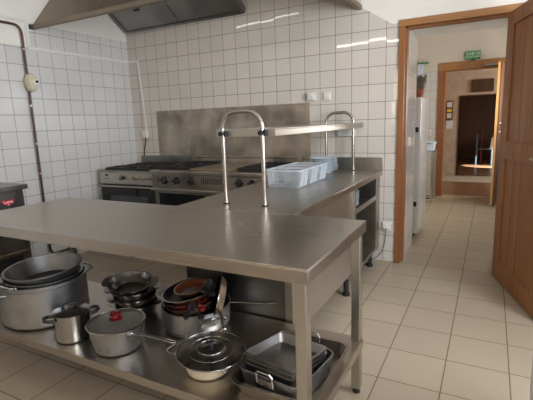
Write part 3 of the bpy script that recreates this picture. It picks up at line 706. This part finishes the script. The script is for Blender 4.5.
# ------------------------------------------------------------------ pots on the undershelf
Z0 = SZ + 0.0006
def pot_prof(rb, rt, hh, th=0.003, rimw=0.004, rc=0.012):
    return [(0, 0), (rb-rc, 0), (rb-rc*0.3, rc*0.3), (rb, rc), (rt, hh-0.004), (rt+rimw, hh-0.003), (rt+rimw, hh), (rt-th, hh), (rb-th, rc), (rb-rc, th), (0, th)]
# big stock pot
BPX, BPY, BPR = 1.622, -2.410, 0.222
bp = thing('stock_pot', 'largest pot, a wide aluminium stock pot at the end of the undershelf', 'pot', (BPX, BPY, Z0))
obj('body', B().lathe(pot_prof(BPR, BPR, 0.230, 0.004, 0.007, 0.02), n=64), 'alu', bp, local=True)
obj('body_band', B().lathe([(BPR-0.0005, 0.205), (BPR+0.002, 0.206), (BPR+0.002, 0.209), (BPR-0.0005, 0.21)], n=64), 'alu_dull', bp, local=True)
for a in (math.radians(-98), math.radians(82)):
    hm = Matrix.Rotation(a, 4, 'Z')
    hb = B().tube([(BPR+0.001, -0.06, 0.195), (BPR+0.045, -0.055, 0.205), (BPR+0.055, -0.03, 0.21), (BPR+0.055, 0.03, 0.21), (BPR+0.045, 0.055, 0.205), (BPR+0.001, 0.06, 0.195)], 0.008, 8, mt=hm)
    obj('handle', hb, 'alu', bp, local=True)
# braising pan nested in its mouth
bq = thing('braising_pan', 'aluminium pan with a side handle nested in the mouth of the stock pot', 'pan', (BPX-0.006, BPY+0.004, Z0+0.172), (0.0, 0.03, 0))
obj('body', B().lathe(pot_prof(0.185, 0.198, 0.070, 0.003, 0.010, 0.02), n=64), 'alu', bq, local=True)
hm = Matrix.Rotation(math.radians(-92), 4, 'Z')
obj('handle', B().tube([(0.195, -0.06, 0.055), (0.222, -0.055, 0.066), (0.228, 0, 0.068), (0.222, 0.055, 0.066), (0.195, 0.06, 0.055)], 0.007, 8, mt=hm), 'pot_steel', bq, local=True)
obj('handle_rivet', B().lathe([(0, 0), (0.014, 0), (0.012, 0.006), (0, 0.008)], n=14, mt=hm @ Matrix.Translation((0.200, 0.075, 0.058)) @ Matrix.Rotation(PI/2, 4, 'Y')), 'pot_steel', bq, local=True)
# big bowl on top
bw = thing('mixing_bowl', 'big dull metal bowl resting on top of the stock pot', 'bowl', (BPX+0.005, BPY+0.01, Z0+0.186), (math.radians(4), 0, 0))
obj('body', B().lathe([(0, 0), (0.13, 0), (0.15, 0.006), (0.175, 0.045), (0.194, 0.092), (0.203, 0.094), (0.203, 0.098), (0.190, 0.097), (0.171, 0.047), (0.147, 0.010), (0.13, 0.004), (0, 0.004)], n=64), 'alu_dull', bw, local=True)
rv = B()
for k in range(9):
    a = math.radians(100+k*9); rv.lathe([(0, 0), (0.0025, 0.001), (0, 0.002)], n=8, mt=Matrix.Rotation(a, 4, 'Z') @ Matrix.Translation((0.181, 0, 0.08+0.005*(k % 3))) @ Matrix.Rotation(-PI/2, 4, 'Y'))
obj('rivets', rv, 'black_plastic', bw, local=True)

# small lidded casserole with black handles
sm = thing('casserole', 'small tall steel casserole with black handles and a metal lid', 'pot', (2.006, -2.535, Z0), (0, 0, math.radians(58)))
obj('body', B().lathe(pot_prof(0.081, 0.084, 0.140, 0.002, 0.005, 0.01), n=48), 'pot_steel', sm, local=True)
ld = obj('lid', B().lathe([(0.089, 0.1405), (0.090, 0.144), (0.076, 0.149), (0.04, 0.156), (0, 0.158), (0, 0.155), (0.04, 0.153), (0.076, 0.146), (0.086, 0.1405)], n=48), 'pot_steel', sm, local=True)
obj('lid_handle', B().tube([(-0.034, 0, 0.152), (-0.037, 0, 0.170), (-0.028, 0, 0.180), (0.028, 0, 0.180), (0.037, 0, 0.170), (0.034, 0, 0.152)], 0.008, 10), 'black_plastic', ld, local=True)
for s in (-1, 1):
    obj('side_handle', B().tube([(0.082*s, -0.032, 0.118), (0.108*s, -0.032, 0.122), (0.122*s, -0.018, 0.124), (0.122*s, 0.018, 0.124), (0.108*s, 0.032, 0.122), (0.082*s, 0.032, 0.118)], 0.009, 10), 'black_plastic', sm, local=True)

# white-grey saucepan with glass lid and red knob
wp = thing('saucepan', 'pale aluminium saucepan with glass lid, red knob and drainage holes', 'pot', (2.288, -2.508, Z0))
obj('body', B().lathe(pot_prof(0.108, 0.129, 0.126, 0.003, 0.004, 0.02), n=56), 'alu', wp, local=True)
ld = obj('lid', B().lathe([(0.126, 0.130), (0.09, 0.137), (0.04, 0.142), (0, 0.143), (0, 0.1405), (0.04, 0.1395), (0.09, 0.1345), (0.124, 0.128)], n=56), 'lidglass', wp, local=True)
obj('lid_rim', B().lathe([(0.126, 0.1265), (0.136, 0.1265), (0.137, 0.130), (0.132, 0.133), (0.125, 0.1330)], n=56), 'chrome', ld, local=True)
obj('lid_knob', B().lathe([(0.0, 0.1435), (0.030, 0.1435), (0.032, 0.148), (0.020, 0.153), (0.016, 0.159), (0.025, 0.165), (0.025, 0.172), (0.018, 0.176), (0, 0.177)], n=28), 'red_plastic', ld, local=True)
hm = Matrix.Rotation(math.radians(-16), 4, 'Z')
obj('handle_bracket', B().prism(rounded(0.05, 0.034, 0.014), 'z', 0, 0.006, hm @ Matrix.Translation((0.124, 0, 0.096)) @ Matrix.Rotation(math.radians(80), 4, 'Y')), 'pot_steel', wp, local=True)
obj('handle', B().tube([(0.122, -0.036, 0.104), (0.15, -0.034, 0.112), (0.20, -0.022, 0.114), (0.31, -0.004, 0.104)], [0.010, 0.010, 0.009, 0.010], 10, flat=0.45)
    .tube([(0.305, 0.004, 0.104), (0.345, 0.010, 0.100), (0.352, 0.002, 0.100), (0.345, -0.008, 0.100), (0.305, -0.012, 0.104)], 0.003, 8), 'pot_steel', wp, local=True)
ho = B()
for gx in (-112, -88, -66):
    for k in range(7):
        a = 2*PI*k/6; du, dv = (0, 0) if k == 5 else (0.011*math.cos(a), 0.011*math.sin(a))
        aa = math.radians(gx)+du/0.115
        ho.lathe([(0, 0.001), (0.0026, 0.001), (0, 0.002)], n=8, mt=Matrix.Rotation(aa, 4, 'Z') @ Matrix.Translation((0.1115+dv*0.18, 0, 0.036+dv)) @ Matrix.Rotation(PI/2-0.18, 4, 'Y'))
obj('drain_holes', ho, 'dark_steel', wp, local=True)

# stack of steel dishes with flat ear handles
def facing(s_, dx=0.75, dy=-0.66):
    return Vector((dx*s_, dy*s_, 1)).to_track_quat('Z', 'Y').to_euler()
dishes = [('bottom steel dish of the stack behind the red knobbed saucepan', 0.0, 0.122, 0.070, 0.0, 2.098, -2.195),
          ('steel dish second from the bottom of the stack behind the red knob', 0.045, 0.122, 0.070, 0.02, 2.097, -2.197),
          ('second steel dish of the stack, just under the topmost', 0.092, 0.124, 0.066, 0.05, 2.092, -2.202),
          ('topmost steel dish of the stack, with flat ear handles', 0.138, 0.121, 0.055, 0.17, 2.082, -2.210)]
for i, (lb, z, r, hh, tl, x, y) in enumerate(dishes):
    s_ = thing('steel_dish', lb, 'pan', (x, y, Z0+z), facing(tl), 'steel dishes stacked behind the saucepan')
    obj('body', B().lathe(pot_prof(r-0.016, r-0.006, hh, 0.002, 0.009, 0.022), n=56), 'dish_steel', s_, local=True)
    yaw = s_.rotation_euler.z
    for a in (math.radians(30), math.radians(210)):
        e = B(); poly = [(r-0.004, -0.060), (r+0.016, -0.050), (r+0.028, -0.028), (r+0.031, 0), (r+0.028, 0.028), (r+0.016, 0.050), (r-0.004, 0.060)]
        e.prism(poly, 'z', hh-0.004, hh-0.001, Matrix.Rotation(a-yaw+(0.0, 0.5, 0.15, 0)[i], 4, 'Z'))
        obj('ear_handle', e, 'dish_steel', s_, local=True)

# wide aluminium saucepan holding the frying pans
AX, AY = 2.500, -2.172
al = thing('saucepan', 'wide battered aluminium saucepan holding a pile of frying pans', 'pot', (AX, AY, Z0))
obj('body', B().lathe(pot_prof(0.172, 0.177, 0.128, 0.003, 0.004, 0.03), n=60), 'alu', al, local=True)
ha = math.radians(-14); hm = Matrix.Rotation(ha, 4, 'Z')
obj('handle_plate', B().prism(rounded(0.045, 0.10, 0.02), 'z', 0, 0.006, Matrix.Rotation(ha-0.35, 4, 'Z') @ Matrix.Translation((0.175, 0, 0.085)) @ Matrix.Rotation(math.radians(87), 4, 'Y')), 'pot_steel', al, local=True)
obj('handle', B().tube([(0.176, -0.04, 0.088), (0.20, -0.02, 0.104), (0.225, -0.01, 0.108), (0.25, -0.01, 0.106)], [0.013, 0.012, 0.012, 0.014], 10, mt=hm, flat=0.6), 'pot_steel', al, local=True)
rv = B()
for dy in (-0.032, 0.032): rv.lathe([(0, 0.006), (0.008, 0.006), (0.006, 0.011), (0, 0.012)], n=12, mt=Matrix.Rotation(ha-0.35, 4, 'Z') @ Matrix.Translation((0.175, dy, 0.085)) @ Matrix.Rotation(math.radians(87), 4, 'Y'))
obj('handle_rivets', rv, 'chrome', al, local=True)
obj('long_handle', B().tube([(0.15, 0.08, 0.118), (0.20, 0.095, 0.122), (0.34, 0.135, 0.122), (0.375, 0.145, 0.130), (0.392, 0.148, 0.130)], [0.008, 0.008, 0.008, 0.012, 0.008], 10, flat=0.6), 'pot_steel', al, local=True)

def fry(label, loc, rot, r, hh, outer, handle_mat, ha, hl=0.16, rim='chrome', inner='nonstick'):
    f = thing('frying_pan', label, 'pan', loc, rot, 'frying pans nested in the wide saucepan')
    obj('body', B().lathe([(0, 0), (r*0.72, 0), (r*0.78, 0.004), (r, hh), (r-0.003, hh), (r*0.77, 0.0055), (r*0.71, 0.003), (0, 0.003)], n=56), outer, f, local=True)
    obj('cooking_surface', B().lathe([(0, 0.0035), (r*0.705, 0.0035), (r*0.765, 0.0065), (r-0.0045, hh-0.001), (r-0.0055, hh-0.001), (r*0.76, 0.0085), (r*0.70, 0.0055), (0, 0.0055)], n=56), inner, f, local=True)
    obj('rim', B().lathe([(r-0.005, hh-0.0005), (r+0.0012, hh-0.0005), (r+0.0012, hh+0.002), (r-0.005, hh+0.002)], n=56), rim, f, local=True)
    hm = Matrix.Rotation(ha, 4, 'Z')
    obj('handle', B().tube([(r-0.002, 0, hh-0.010), (r+0.02, 0, hh-0.002), (r+0.05, 0, hh+0.004), (r+hl*0.8, 0, hh+0.006), (r+hl, 0, hh+0.004)], [0.007, 0.010, 0.016, 0.017, 0.011], 12, mt=hm, flat=0.55), handle_mat, f, local=True)
    return f
PXc, PYc = AX-0.032, AY+0.0
fry('lowest frying pan of the pile, black with a steel rim', (PXc, PYc, Z0+0.070), (0.05, -0.06, 0), 0.138, 0.045, 'nonstick', 'black_plastic', math.radians(-38), 0.09)
fry('amber frying pan under the maroon one in the pile', (PXc-0.004, PYc+0.003, Z0+0.098), (0.07, -0.08, 0), 0.137, 0.040, 'amber', 'black_plastic', math.radians(-56), 0.10)
fry('maroon enamel frying pan in the middle of the pile', (PXc-0.008, PYc+0.005, Z0+0.122), (0.10, -0.08, 0), 0.138, 0.040, 'maroon', 'maroon', math.radians(-36), 0.10)
fry('orange brown frying pan on top of the pile', (PXc-0.010, PYc+0.007, Z0+0.150), (0.14, -0.10, 0), 0.138, 0.038, 'orange', 'black_plastic', math.radians(-48), 0.13)
fry('small frying pan with an orange underside lying inside the top one', (PXc-0.006, PYc+0.022, Z0+0.172), (0.15, -0.10, 0), 0.090, 0.026, 'orange', 'black_plastic', math.radians(-20), 0.12, rim='bronze_pan', inner='orange')
# steel pan standing upright at the side
sfn = Vector((-0.80, -0.60, 0.30)).normalized()
sf = thing('frying_pan', 'browned steel frying pan standing upright at the side of the pile', 'pan', (AX+0.138, AY+0.045, Z0+0.150), sfn.to_track_quat('Z', 'Y').to_euler(), 'frying pans nested in the wide saucepan')
obj('body', B().lathe([(0, 0), (0.085, 0), (0.095, 0.004), (0.118, 0.036), (0.115, 0.036), (0.092, 0.006), (0.083, 0.003), (0, 0.003)], n=48), 'bronze_pan', sf, local=True)
obj('rim', B().lathe([(0.1135, 0.036), (0.1195, 0.035), (0.1195, 0.039), (0.1135, 0.0385)], n=48), 'chrome', sf, local=True)
inv = sf.rotation_euler.to_matrix().to_4x4().inverted()
hw = [Vector(p) for p in ((0.05, -0.105, -0.010), (0.08, -0.135, -0.015), (0.125, -0.185, -0.045))]
obj('handle', B().tube([inv @ p for p in hw], [0.013, 0.010, 0.012], 10, flat=0.55), 'bronze_pan', sf, local=True)
obj('handle_end', B().lathe([(0, -0.014), (0.010, -0.010), (0.014, 0), (0.010, 0.010), (0, 0.014)], n=16, mt=Matrix.Translation(inv @ Vector((0.133, -0.193, -0.050)))), 'chrome', sf, local=True)

# cream pot with the oversized dark lid
cpt = thing('cream_pot', 'low cream enamel pot almost hidden under an oversized dark lid', 'pot', (2.792, -2.480, Z0))
obj('body', B().lathe(pot_prof(0.096, 0.106, 0.083, 0.003, 0.003, 0.02), n=48), 'cream_enamel', cpt, local=True)
obj('base_ring', B().lathe([(0.0, -0.0004), (0.088, -0.0004), (0.093, 0.004), (0.0925, 0.006), (0.0, 0.006)], n=48), 'bronze_pan', cpt, local=True)
ld = thing('pot_lid', 'oversized dark ridged metal lid with a black knob on the cream pot', 'lid', (2.812, -2.482, Z0+0.089), facing(0.07))
R_ = 0.145
obj('body', B().lathe([(0, 0.0165), (0.056, 0.0165), (0.060, 0.0155), (0.066, 0.0125), (0.078, 0.0115), (0.082, 0.0112), (0.086, 0.0095), (0.100, 0.0085), (0.104, 0.0078), (0.122, 0.0055), (0.128, 0.0038), (R_-0.004, 0.0022), (R_, 0.0038), (R_, 0.001), (R_-0.004, -0.001), (0.12, 0.002), (0.06, 0.008), (0, 0.010)], n=64), 'lid_dark', ld, local=True)
bd = B()
for k in range(44):
    a = 2*PI*k/44; bd.lathe([(0, 0.0), (0.0022, 0.0), (0, 0.0014)], (0.113*math.cos(a), 0.113*math.sin(a), 0.006), 6)
obj('bead_ring', bd, 'bronze_pan', ld, local=True)
obj('raised_ring', B().tube(arc((0, 0, 0.0165), 0.056, 0, 2*PI*47/48, 47, 'xy'), 0.0022, 8, closed=True).tube(arc((0, 0, 0.0088), 0.094, 0, 2*PI*47/48, 47, 'xy'), 0.0012, 8, closed=True).tube(arc((0, 0, 0.0038), R_-0.001, 0, 2*PI*47/48, 47, 'xy'), 0.0016, 8, closed=True), 'pot_steel', ld, local=True)
obj('center_dome', B().lathe([(0, 0.026), (0.018, 0.025), (0.030, 0.021), (0.052, 0.0178), (0.054, 0.0166), (0, 0.0145)], n=32), 'pot_steel', ld, local=True)
obj('knob', B().lathe([(0, 0.0262), (0.009, 0.0262), (0.008, 0.030), (0.014, 0.034), (0.014, 0.040), (0.009, 0.044), (0, 0.045)], n=24), 'black_plastic', ld, local=True)
obj('hanging_ring', B().tube(arc((0.015, -R_-0.008, 0.0), 0.008, 0, 2*PI*15/16, 15, 'xy'), 0.0025, 6, closed=True), 'pot_steel', ld, local=True)

# wire-loop handled strainer between the saucepan and the lid
tg = thing('pan_tongs', 'steel pan gripper with a wire loop handle lying between the pots', 'utensil', (2.56, -2.405, Z0), (0, 0, math.radians(0)))
obj('plate', B().prism([(0.0, -0.02), (0.052, -0.010), (0.052, 0.03), (0.0, 0.03)], 'z', 0.030, 0.034), 'lead', tg, local=True)
obj('wire_loop', B().tube([(0.004, -0.012, 0.032), (-0.030, -0.035, 0.006), (-0.026, -0.047, 0.0045), (0.020, -0.055, 0.0045), (0.036, -0.045, 0.006), (0.042, -0.008, 0.032)], 0.0045, 8), 'pot_steel', tg, local=True)
obj('jaw', B().box(0.01, 0.075, 0.034, 0.046, 0.035, 0.043, 0.002).box(0.01, 0.075, 0.052, 0.062, 0.035, 0.043, 0.002).box(0.01, 0.02, 0.028, 0.064, 0.0, 0.0349, 0.002), 'pot_steel', tg, local=True)

# ------------------------------------------------------------------ roasting pans at the end
def tray(parent_name, label, cat, loc, rot, w, d, hh, mat, rimw=0.008, r=0.03, slope=0.012, grp=None):
    t_ = thing(parent_name, label, cat, loc, rot, grp)
    b_ = B()
    ringstack(b_, [(rounded(w-2*slope, d-2*slope, r), 0), (rounded(w, d, r), hh-0.003), (rounded(w+2*rimw, d+2*rimw, r+rimw), hh-0.003), (rounded(w+2*rimw, d+2*rimw, r+rimw), hh),
                   (rounded(w-0.005, d-0.005, r), hh), (rounded(w-2*slope-0.005, d-2*slope-0.005, r-0.002), 0.003)])
    obj('body', b_, mat, t_, local=True)
    return t_
tray('gastronorm_tray', 'large shallow brown steel tray at the table end holding the roasting pans', 'tray', (3.134, -2.355, Z0), (0, 0, 0), 0.338, 0.445, 0.054, 'tray_steel', 0.012, 0.045)
rp = tray('roasting_pan', 'deep aluminium roasting pan with loop handles inside the large tray', 'pan', (3.132, -2.405, Z0+0.004), (0, 0, math.radians(-7)), 0.280, 0.300, 0.086, 'alu', 0.003, 0.035)
for s in (-1, 1):
    y = s*0.154
    pl = obj('handle_plate', B().box(-0.040, 0.040, min(y, y+s*0.005), max(y, y+s*0.005), 0.042, 0.078, 0.002), 'lead', rp, local=True)
    pl.rotation_euler = (0, 0, 0)
    hx, hz = (0.055, 0.016) if s > 0 else (0.034, 0.0)
    obj('handle_loop', B().tube([(-hx, y+s*0.007, 0.06), (-hx-0.002, y+s*0.012, 0.104+hz), (-hx+0.008, y+s*0.014, 0.114+hz), (hx-0.008, y+s*0.014, 0.114+hz), (hx+0.002, y+s*0.012, 0.104+hz), (hx, y+s*0.007, 0.06)], 0.0045, 8), 'pot_steel', pl, local=True)
    obj('rivet', B().cyl((-0.022, y+s*0.005, 0.055), (-0.022, y+s*0.008, 0.055), 0.005, 10).cyl((0.022, y+s*0.005, 0.055), (0.022, y+s*0.008, 0.055), 0.005, 10), 'pot_steel', pl, local=True)
g = 'small roasting trays stacked in the deep roasting pan'
for k, lb in enumerate(('lowest of the three small trays stacked in the deep roasting pan', 'middle one of the three small trays in the deep roasting pan', 'top one of the three small trays in the deep roasting pan')):
    tray('baking_tray', lb, 'tray', (3.122, -2.402, Z0+0.044+k*0.021), (math.radians(-7), 0, math.radians(-9)), 0.238, 0.262, 0.040, 'lead', 0.004, 0.022, 0.010, g)

# ------------------------------------------------------------------ white bin by the frame edge
bn = thing('white_bin', 'rounded white plastic bin standing on the floor tiles to the right of the work table', 'bin', (4.225, -2.222, 0))
obj('body', B().lathe([(0, 0), (0.20, 0), (0.215, 0.01), (0.235, 0.15), (0.250, 0.35), (0.250, 0.52), (0.238, 0.66), (0.20, 0.76), (0.195, 0.762), (0, 0.762)], n=64), 'bin_white', bn, local=True)
obj('lid', B().lathe([(0, 0.763), (0.19, 0.763), (0.195, 0.775), (0.13, 0.795), (0, 0.805)], n=48), 'bin_white', bn, local=True)

# ------------------------------------------------------------------ passage room things
fr = thing('fridge', 'white fridge with black hinges standing beyond the doorway', 'fridge', (2.85, 1.1, 0))
obj('body', B().box(2.50, 3.105, 0.80, 1.34, 0.06, 1.505, 0.006), 'white_enamel', fr)
obj('door', B().box(3.112, 3.168, 0.795, 1.345, 0.07, 1.500, 0.012, seg=3), 'white_enamel', fr)
for z in (0.40, 1.18): obj('hinge', B().box(3.09, 3.150, 0.778, 0.7945, z-0.03, z+0.02, 0.002), 'black_plastic', fr)
obj('seal', B().box(3.1055, 3.1115, 0.80, 1.34, 0.07, 1.50), 'black_plastic', fr)
obj('foot', B().box(2.52, 3.10, 0.82, 1.32, 0.0, 0.0595), 'black_plastic', fr)
pp = thing('potted_plant', 'dried greyish plant in a terracotta pot on top of the fridge', 'plant', (3.10, 0.95, 1.5055))
obj('pot', B().lathe([(0, 0), (0.040, 0), (0.070, 0.035), (0.078, 0.068), (0.082, 0.070), (0.082, 0.078), (0.072, 0.078), (0.068, 0.065), (0, 0.065)], n=28), 'terra_pot', pp, local=True)
obj('saucer', B().lathe([(0, -0.0004), (0.055, -0.0004), (0.066, 0.010), (0.060, 0.010), (0, 0.004)], n=28), 'terra_pot', pp, local=True)
lv = B()
for k in range(230):
    a = random.uniform(0, 2*PI); rr = random.uniform(0.0, 0.085); L_ = random.uniform(0.05, 0.17)
    x, y = rr*0.4*math.cos(a), rr*0.4*math.sin(a); x2, y2 = rr*math.cos(a)*1.0+0.02, rr*math.sin(a)
    lv.tube([(x, y, 0.064), ((x+x2)/2, (y+y2)/2, 0.065+L_*0.5), (x2, y2, 0.065+L_)], [0.008, 0.018, 0.006], 6, flat=0.3)
obj('leaves', lv, 'foliage', pp, local=True)
# small steel stand with the tub
stn = thing('steel_stand', 'small steel stand with thin legs beside the far door', 'table', (2.98, 3.15, 0))
obj('tabletop', B().box(2.86, 3.06, 2.98, 3.42, 0.775, 0.795, 0.003), 'steel', stn)
for x in (2.875, 3.045):
    for y in (3.0, 3.40): obj('leg', B().cyl((x, y, 0), (x, y, 0.775), 0.018, 12), 'steel', stn)
obj('crossbar', B().cyl((2.875, 3.0, 0.06), (3.045, 3.0, 0.06), 0.008, 8), 'black_plastic', stn)
tb = thing('plastic_tub', 'pale blue plastic tub on the small steel stand', 'tub', (2.985, 3.14, 0.7955))
bb = B(); ringstack(bb, [(rounded(0.14, 0.18, 0.02), 0), (rounded(0.17, 0.21, 0.02), 0.115), (rounded(0.185, 0.225, 0.02), 0.115), (rounded(0.185, 0.225, 0.02), 0.125), (rounded(0.164, 0.204, 0.018), 0.125), (rounded(0.134, 0.174, 0.018), 0.004)])
obj('body', bb, 'tub', tb, local=True)
obj('grip', B().box(-0.02, 0.02, -0.116, -0.1125, 0.10, 0.112), 'blue_paint', tb, local=True)
sw = thing('wall_switch', 'small white switch on the far tiled wall above the tub', 'switch', (2.905, 3.65, 1.04))
obj('plate', B().box(2.87, 2.94, 3.635, 3.649, 0.99, 1.10, 0.004), 'white_plastic', sw)
obj('rocker', B().box(2.89, 2.92, 3.630, 3.6345, 1.01, 1.08, 0.002), 'cream_plastic', sw)
sk = thing('power_socket', 'white socket on the tiled side of the deep doorway', 'socket', (3.13, 0.35, 1.08))
obj('plate', B().box(3.131, 3.142, 0.27, 0.37, 1.04, 1.12, 0.003), 'white_plastic', sk)
# slim glass panel with green top edge
gp = thing('wall_shelf', 'slim pale panel with a green top edge on the far wall', 'shelf', (2.77, 3.6, 2.0))
obj('panel', B().box(2.70, 2.78, 3.60, 3.649, 1.86, 2.14, 0.002), 'paper', gp)
obj('green_edge', B().box(2.68, 2.87, 3.56, 3.649, 2.142, 2.156, 0.002), 'green', gp)
# exit sign
es = thing('exit_sign', 'green emergency exit sign above the far door', 'sign', (3.5, 3.6, 2.2))
obj('sign_body', B().box(3.395, 3.605, 3.605, 3.649, 2.146, 2.262, 0.003), 'green', es)
obj('lower_bracket', B().box(3.50, 3.53, 3.61, 3.649, 2.1255, 2.1455), 'dark_wood', es)
text('lettering', 'SORTIE', 0.062, 'sign_white', es, Matrix.Translation((3.504, 3.6042, 2.224)) @ FACE_NEG_Y)
text('lettering', 'DE SECOURS', 0.034, 'sign_white', es, Matrix.Translation((3.494, 3.6042, 2.180)) @ FACE_NEG_Y)
obj('glare_mark', B().box(3.520, 3.545, 3.6035, 3.6045, 2.172, 2.188), 'yellow', es)  # yellow glare on the sign, painted as a small patch
# ------------------------------------------------------------------ dining room things
nt2 = thing('notice_board', 'small framed notice with blue and yellow paper on the stone wall', 'notice', (2.985, 6.29, 1.42))
obj('frame', B().box(2.915, 3.055, 6.275, 6.299, 1.22, 1.63, 0.003), 'dark_and_shaded', nt2)
obj('notice', B().box(2.935, 3.035, 6.272, 6.2749, 1.49, 1.60), 'paper', nt2)
obj('notice', B().box(2.94, 3.03, 6.272, 6.2749, 1.39, 1.45), 'yellow', nt2)
obj('notice', B().box(2.94, 3.03, 6.272, 6.2749, 1.26, 1.36), 'paper', nt2)
np_ = obj('paper_sheet', B().box(2.93, 3.06, 6.290, 6.299, 1.03, 1.20), 'paper'); tag(np_, 'pale blue paper sheet pinned on the stone wall below the notice', 'paper')
pc = thing('wall_picture', 'dark framed board hanging above the dark opening', 'picture', (3.6, 6.29, 1.9))
obj('frame', B().box(3.395, 3.81, 6.27, 6.299, 1.775, 2.035, 0.003), 'dark_wood', pc)
obj('board', B().box(3.41, 3.795, 6.267, 6.2699, 1.79, 2.02), 'dark_wood', pc)
def chair(label, loc, rz, mat):
    ch = thing('dining_chair', label, 'chair', loc, (0, 0, rz), 'chairs at the dining table')
    obj('seat', B().box(-0.19, 0.19, -0.19, 0.19, 0.42, 0.45, 0.008), mat, ch, local=True)
    for x, y, z in ((-0.18, -0.18, 0.42), (-0.18, 0.18, 0.42), (0.18, -0.18, 0.82), (0.18, 0.18, 0.82)):
        obj('leg', B().box(x-0.017, x+0.017, y-0.017, y+0.017, 0, z, 0.003), mat, ch, local=True)
    obj('backrest', B().box(0.165, 0.19, -0.162, 0.162, 0.74, 0.82, 0.006).box(0.165, 0.19, -0.162, 0.162, 0.58, 0.64, 0.005), mat, ch, local=True)
    return ch
chair('blue grey dining chair at the end of the dining table', (3.68, 8.60, 0.0), PI, 'blue_paint')
chair('dark red dining chair behind the blue grey one', (3.78, 9.15, 0.0), PI, 'red_paint')
dt = thing('dining_table', 'dark dining table in the sunlit room beyond the far door', 'table', (4.35, 8.9, 0))
obj('tabletop', B().box(3.90, 4.9, 8.45, 9.5, 0.70, 0.73, 0.004), 'dark_wood', dt)
for x in (3.94, 4.86):
    for y in (8.49, 9.46): obj('leg', B().box(x-0.03, x+0.03, y-0.03, y+0.03, 0, 0.70), 'dark_wood', dt)
tc_ = B()
tc_.box(3.84, 4.93, 8.40, 9.53, 0.7305, 0.7345).prism([(3.84, 0.7304), (4.93, 0.7304), (4.93, 0.50), (4.1, 0.52), (3.80, 0.45)], 'y', 8.40, 8.404)
tag(obj('tablecloth', tc_, 'cloth'), 'white tablecloth hanging over the dining table edge', 'tablecloth')

# ------------------------------------------------------------------ ceiling tubes, seen as streaks mirrored in the tiles
for (x0, x1, y, lb) in ((0.98, 2.30, -4.75, 'long fluorescent tube on the kitchen ceiling'),):
    fl = thing('ceiling_light', lb, 'lamp', ((x0+x1)/2, y, CZ))
    obj('housing', B().box(x0-0.03, x1+0.03, y-0.04, y+0.04, CZ-0.05, CZ-0.0005, 0.005), 'white_enamel', fl)
    obj('tube', B().cyl((x0, y, CZ-0.066), (x1, y, CZ-0.066), 0.014, 12), 'tube', fl)
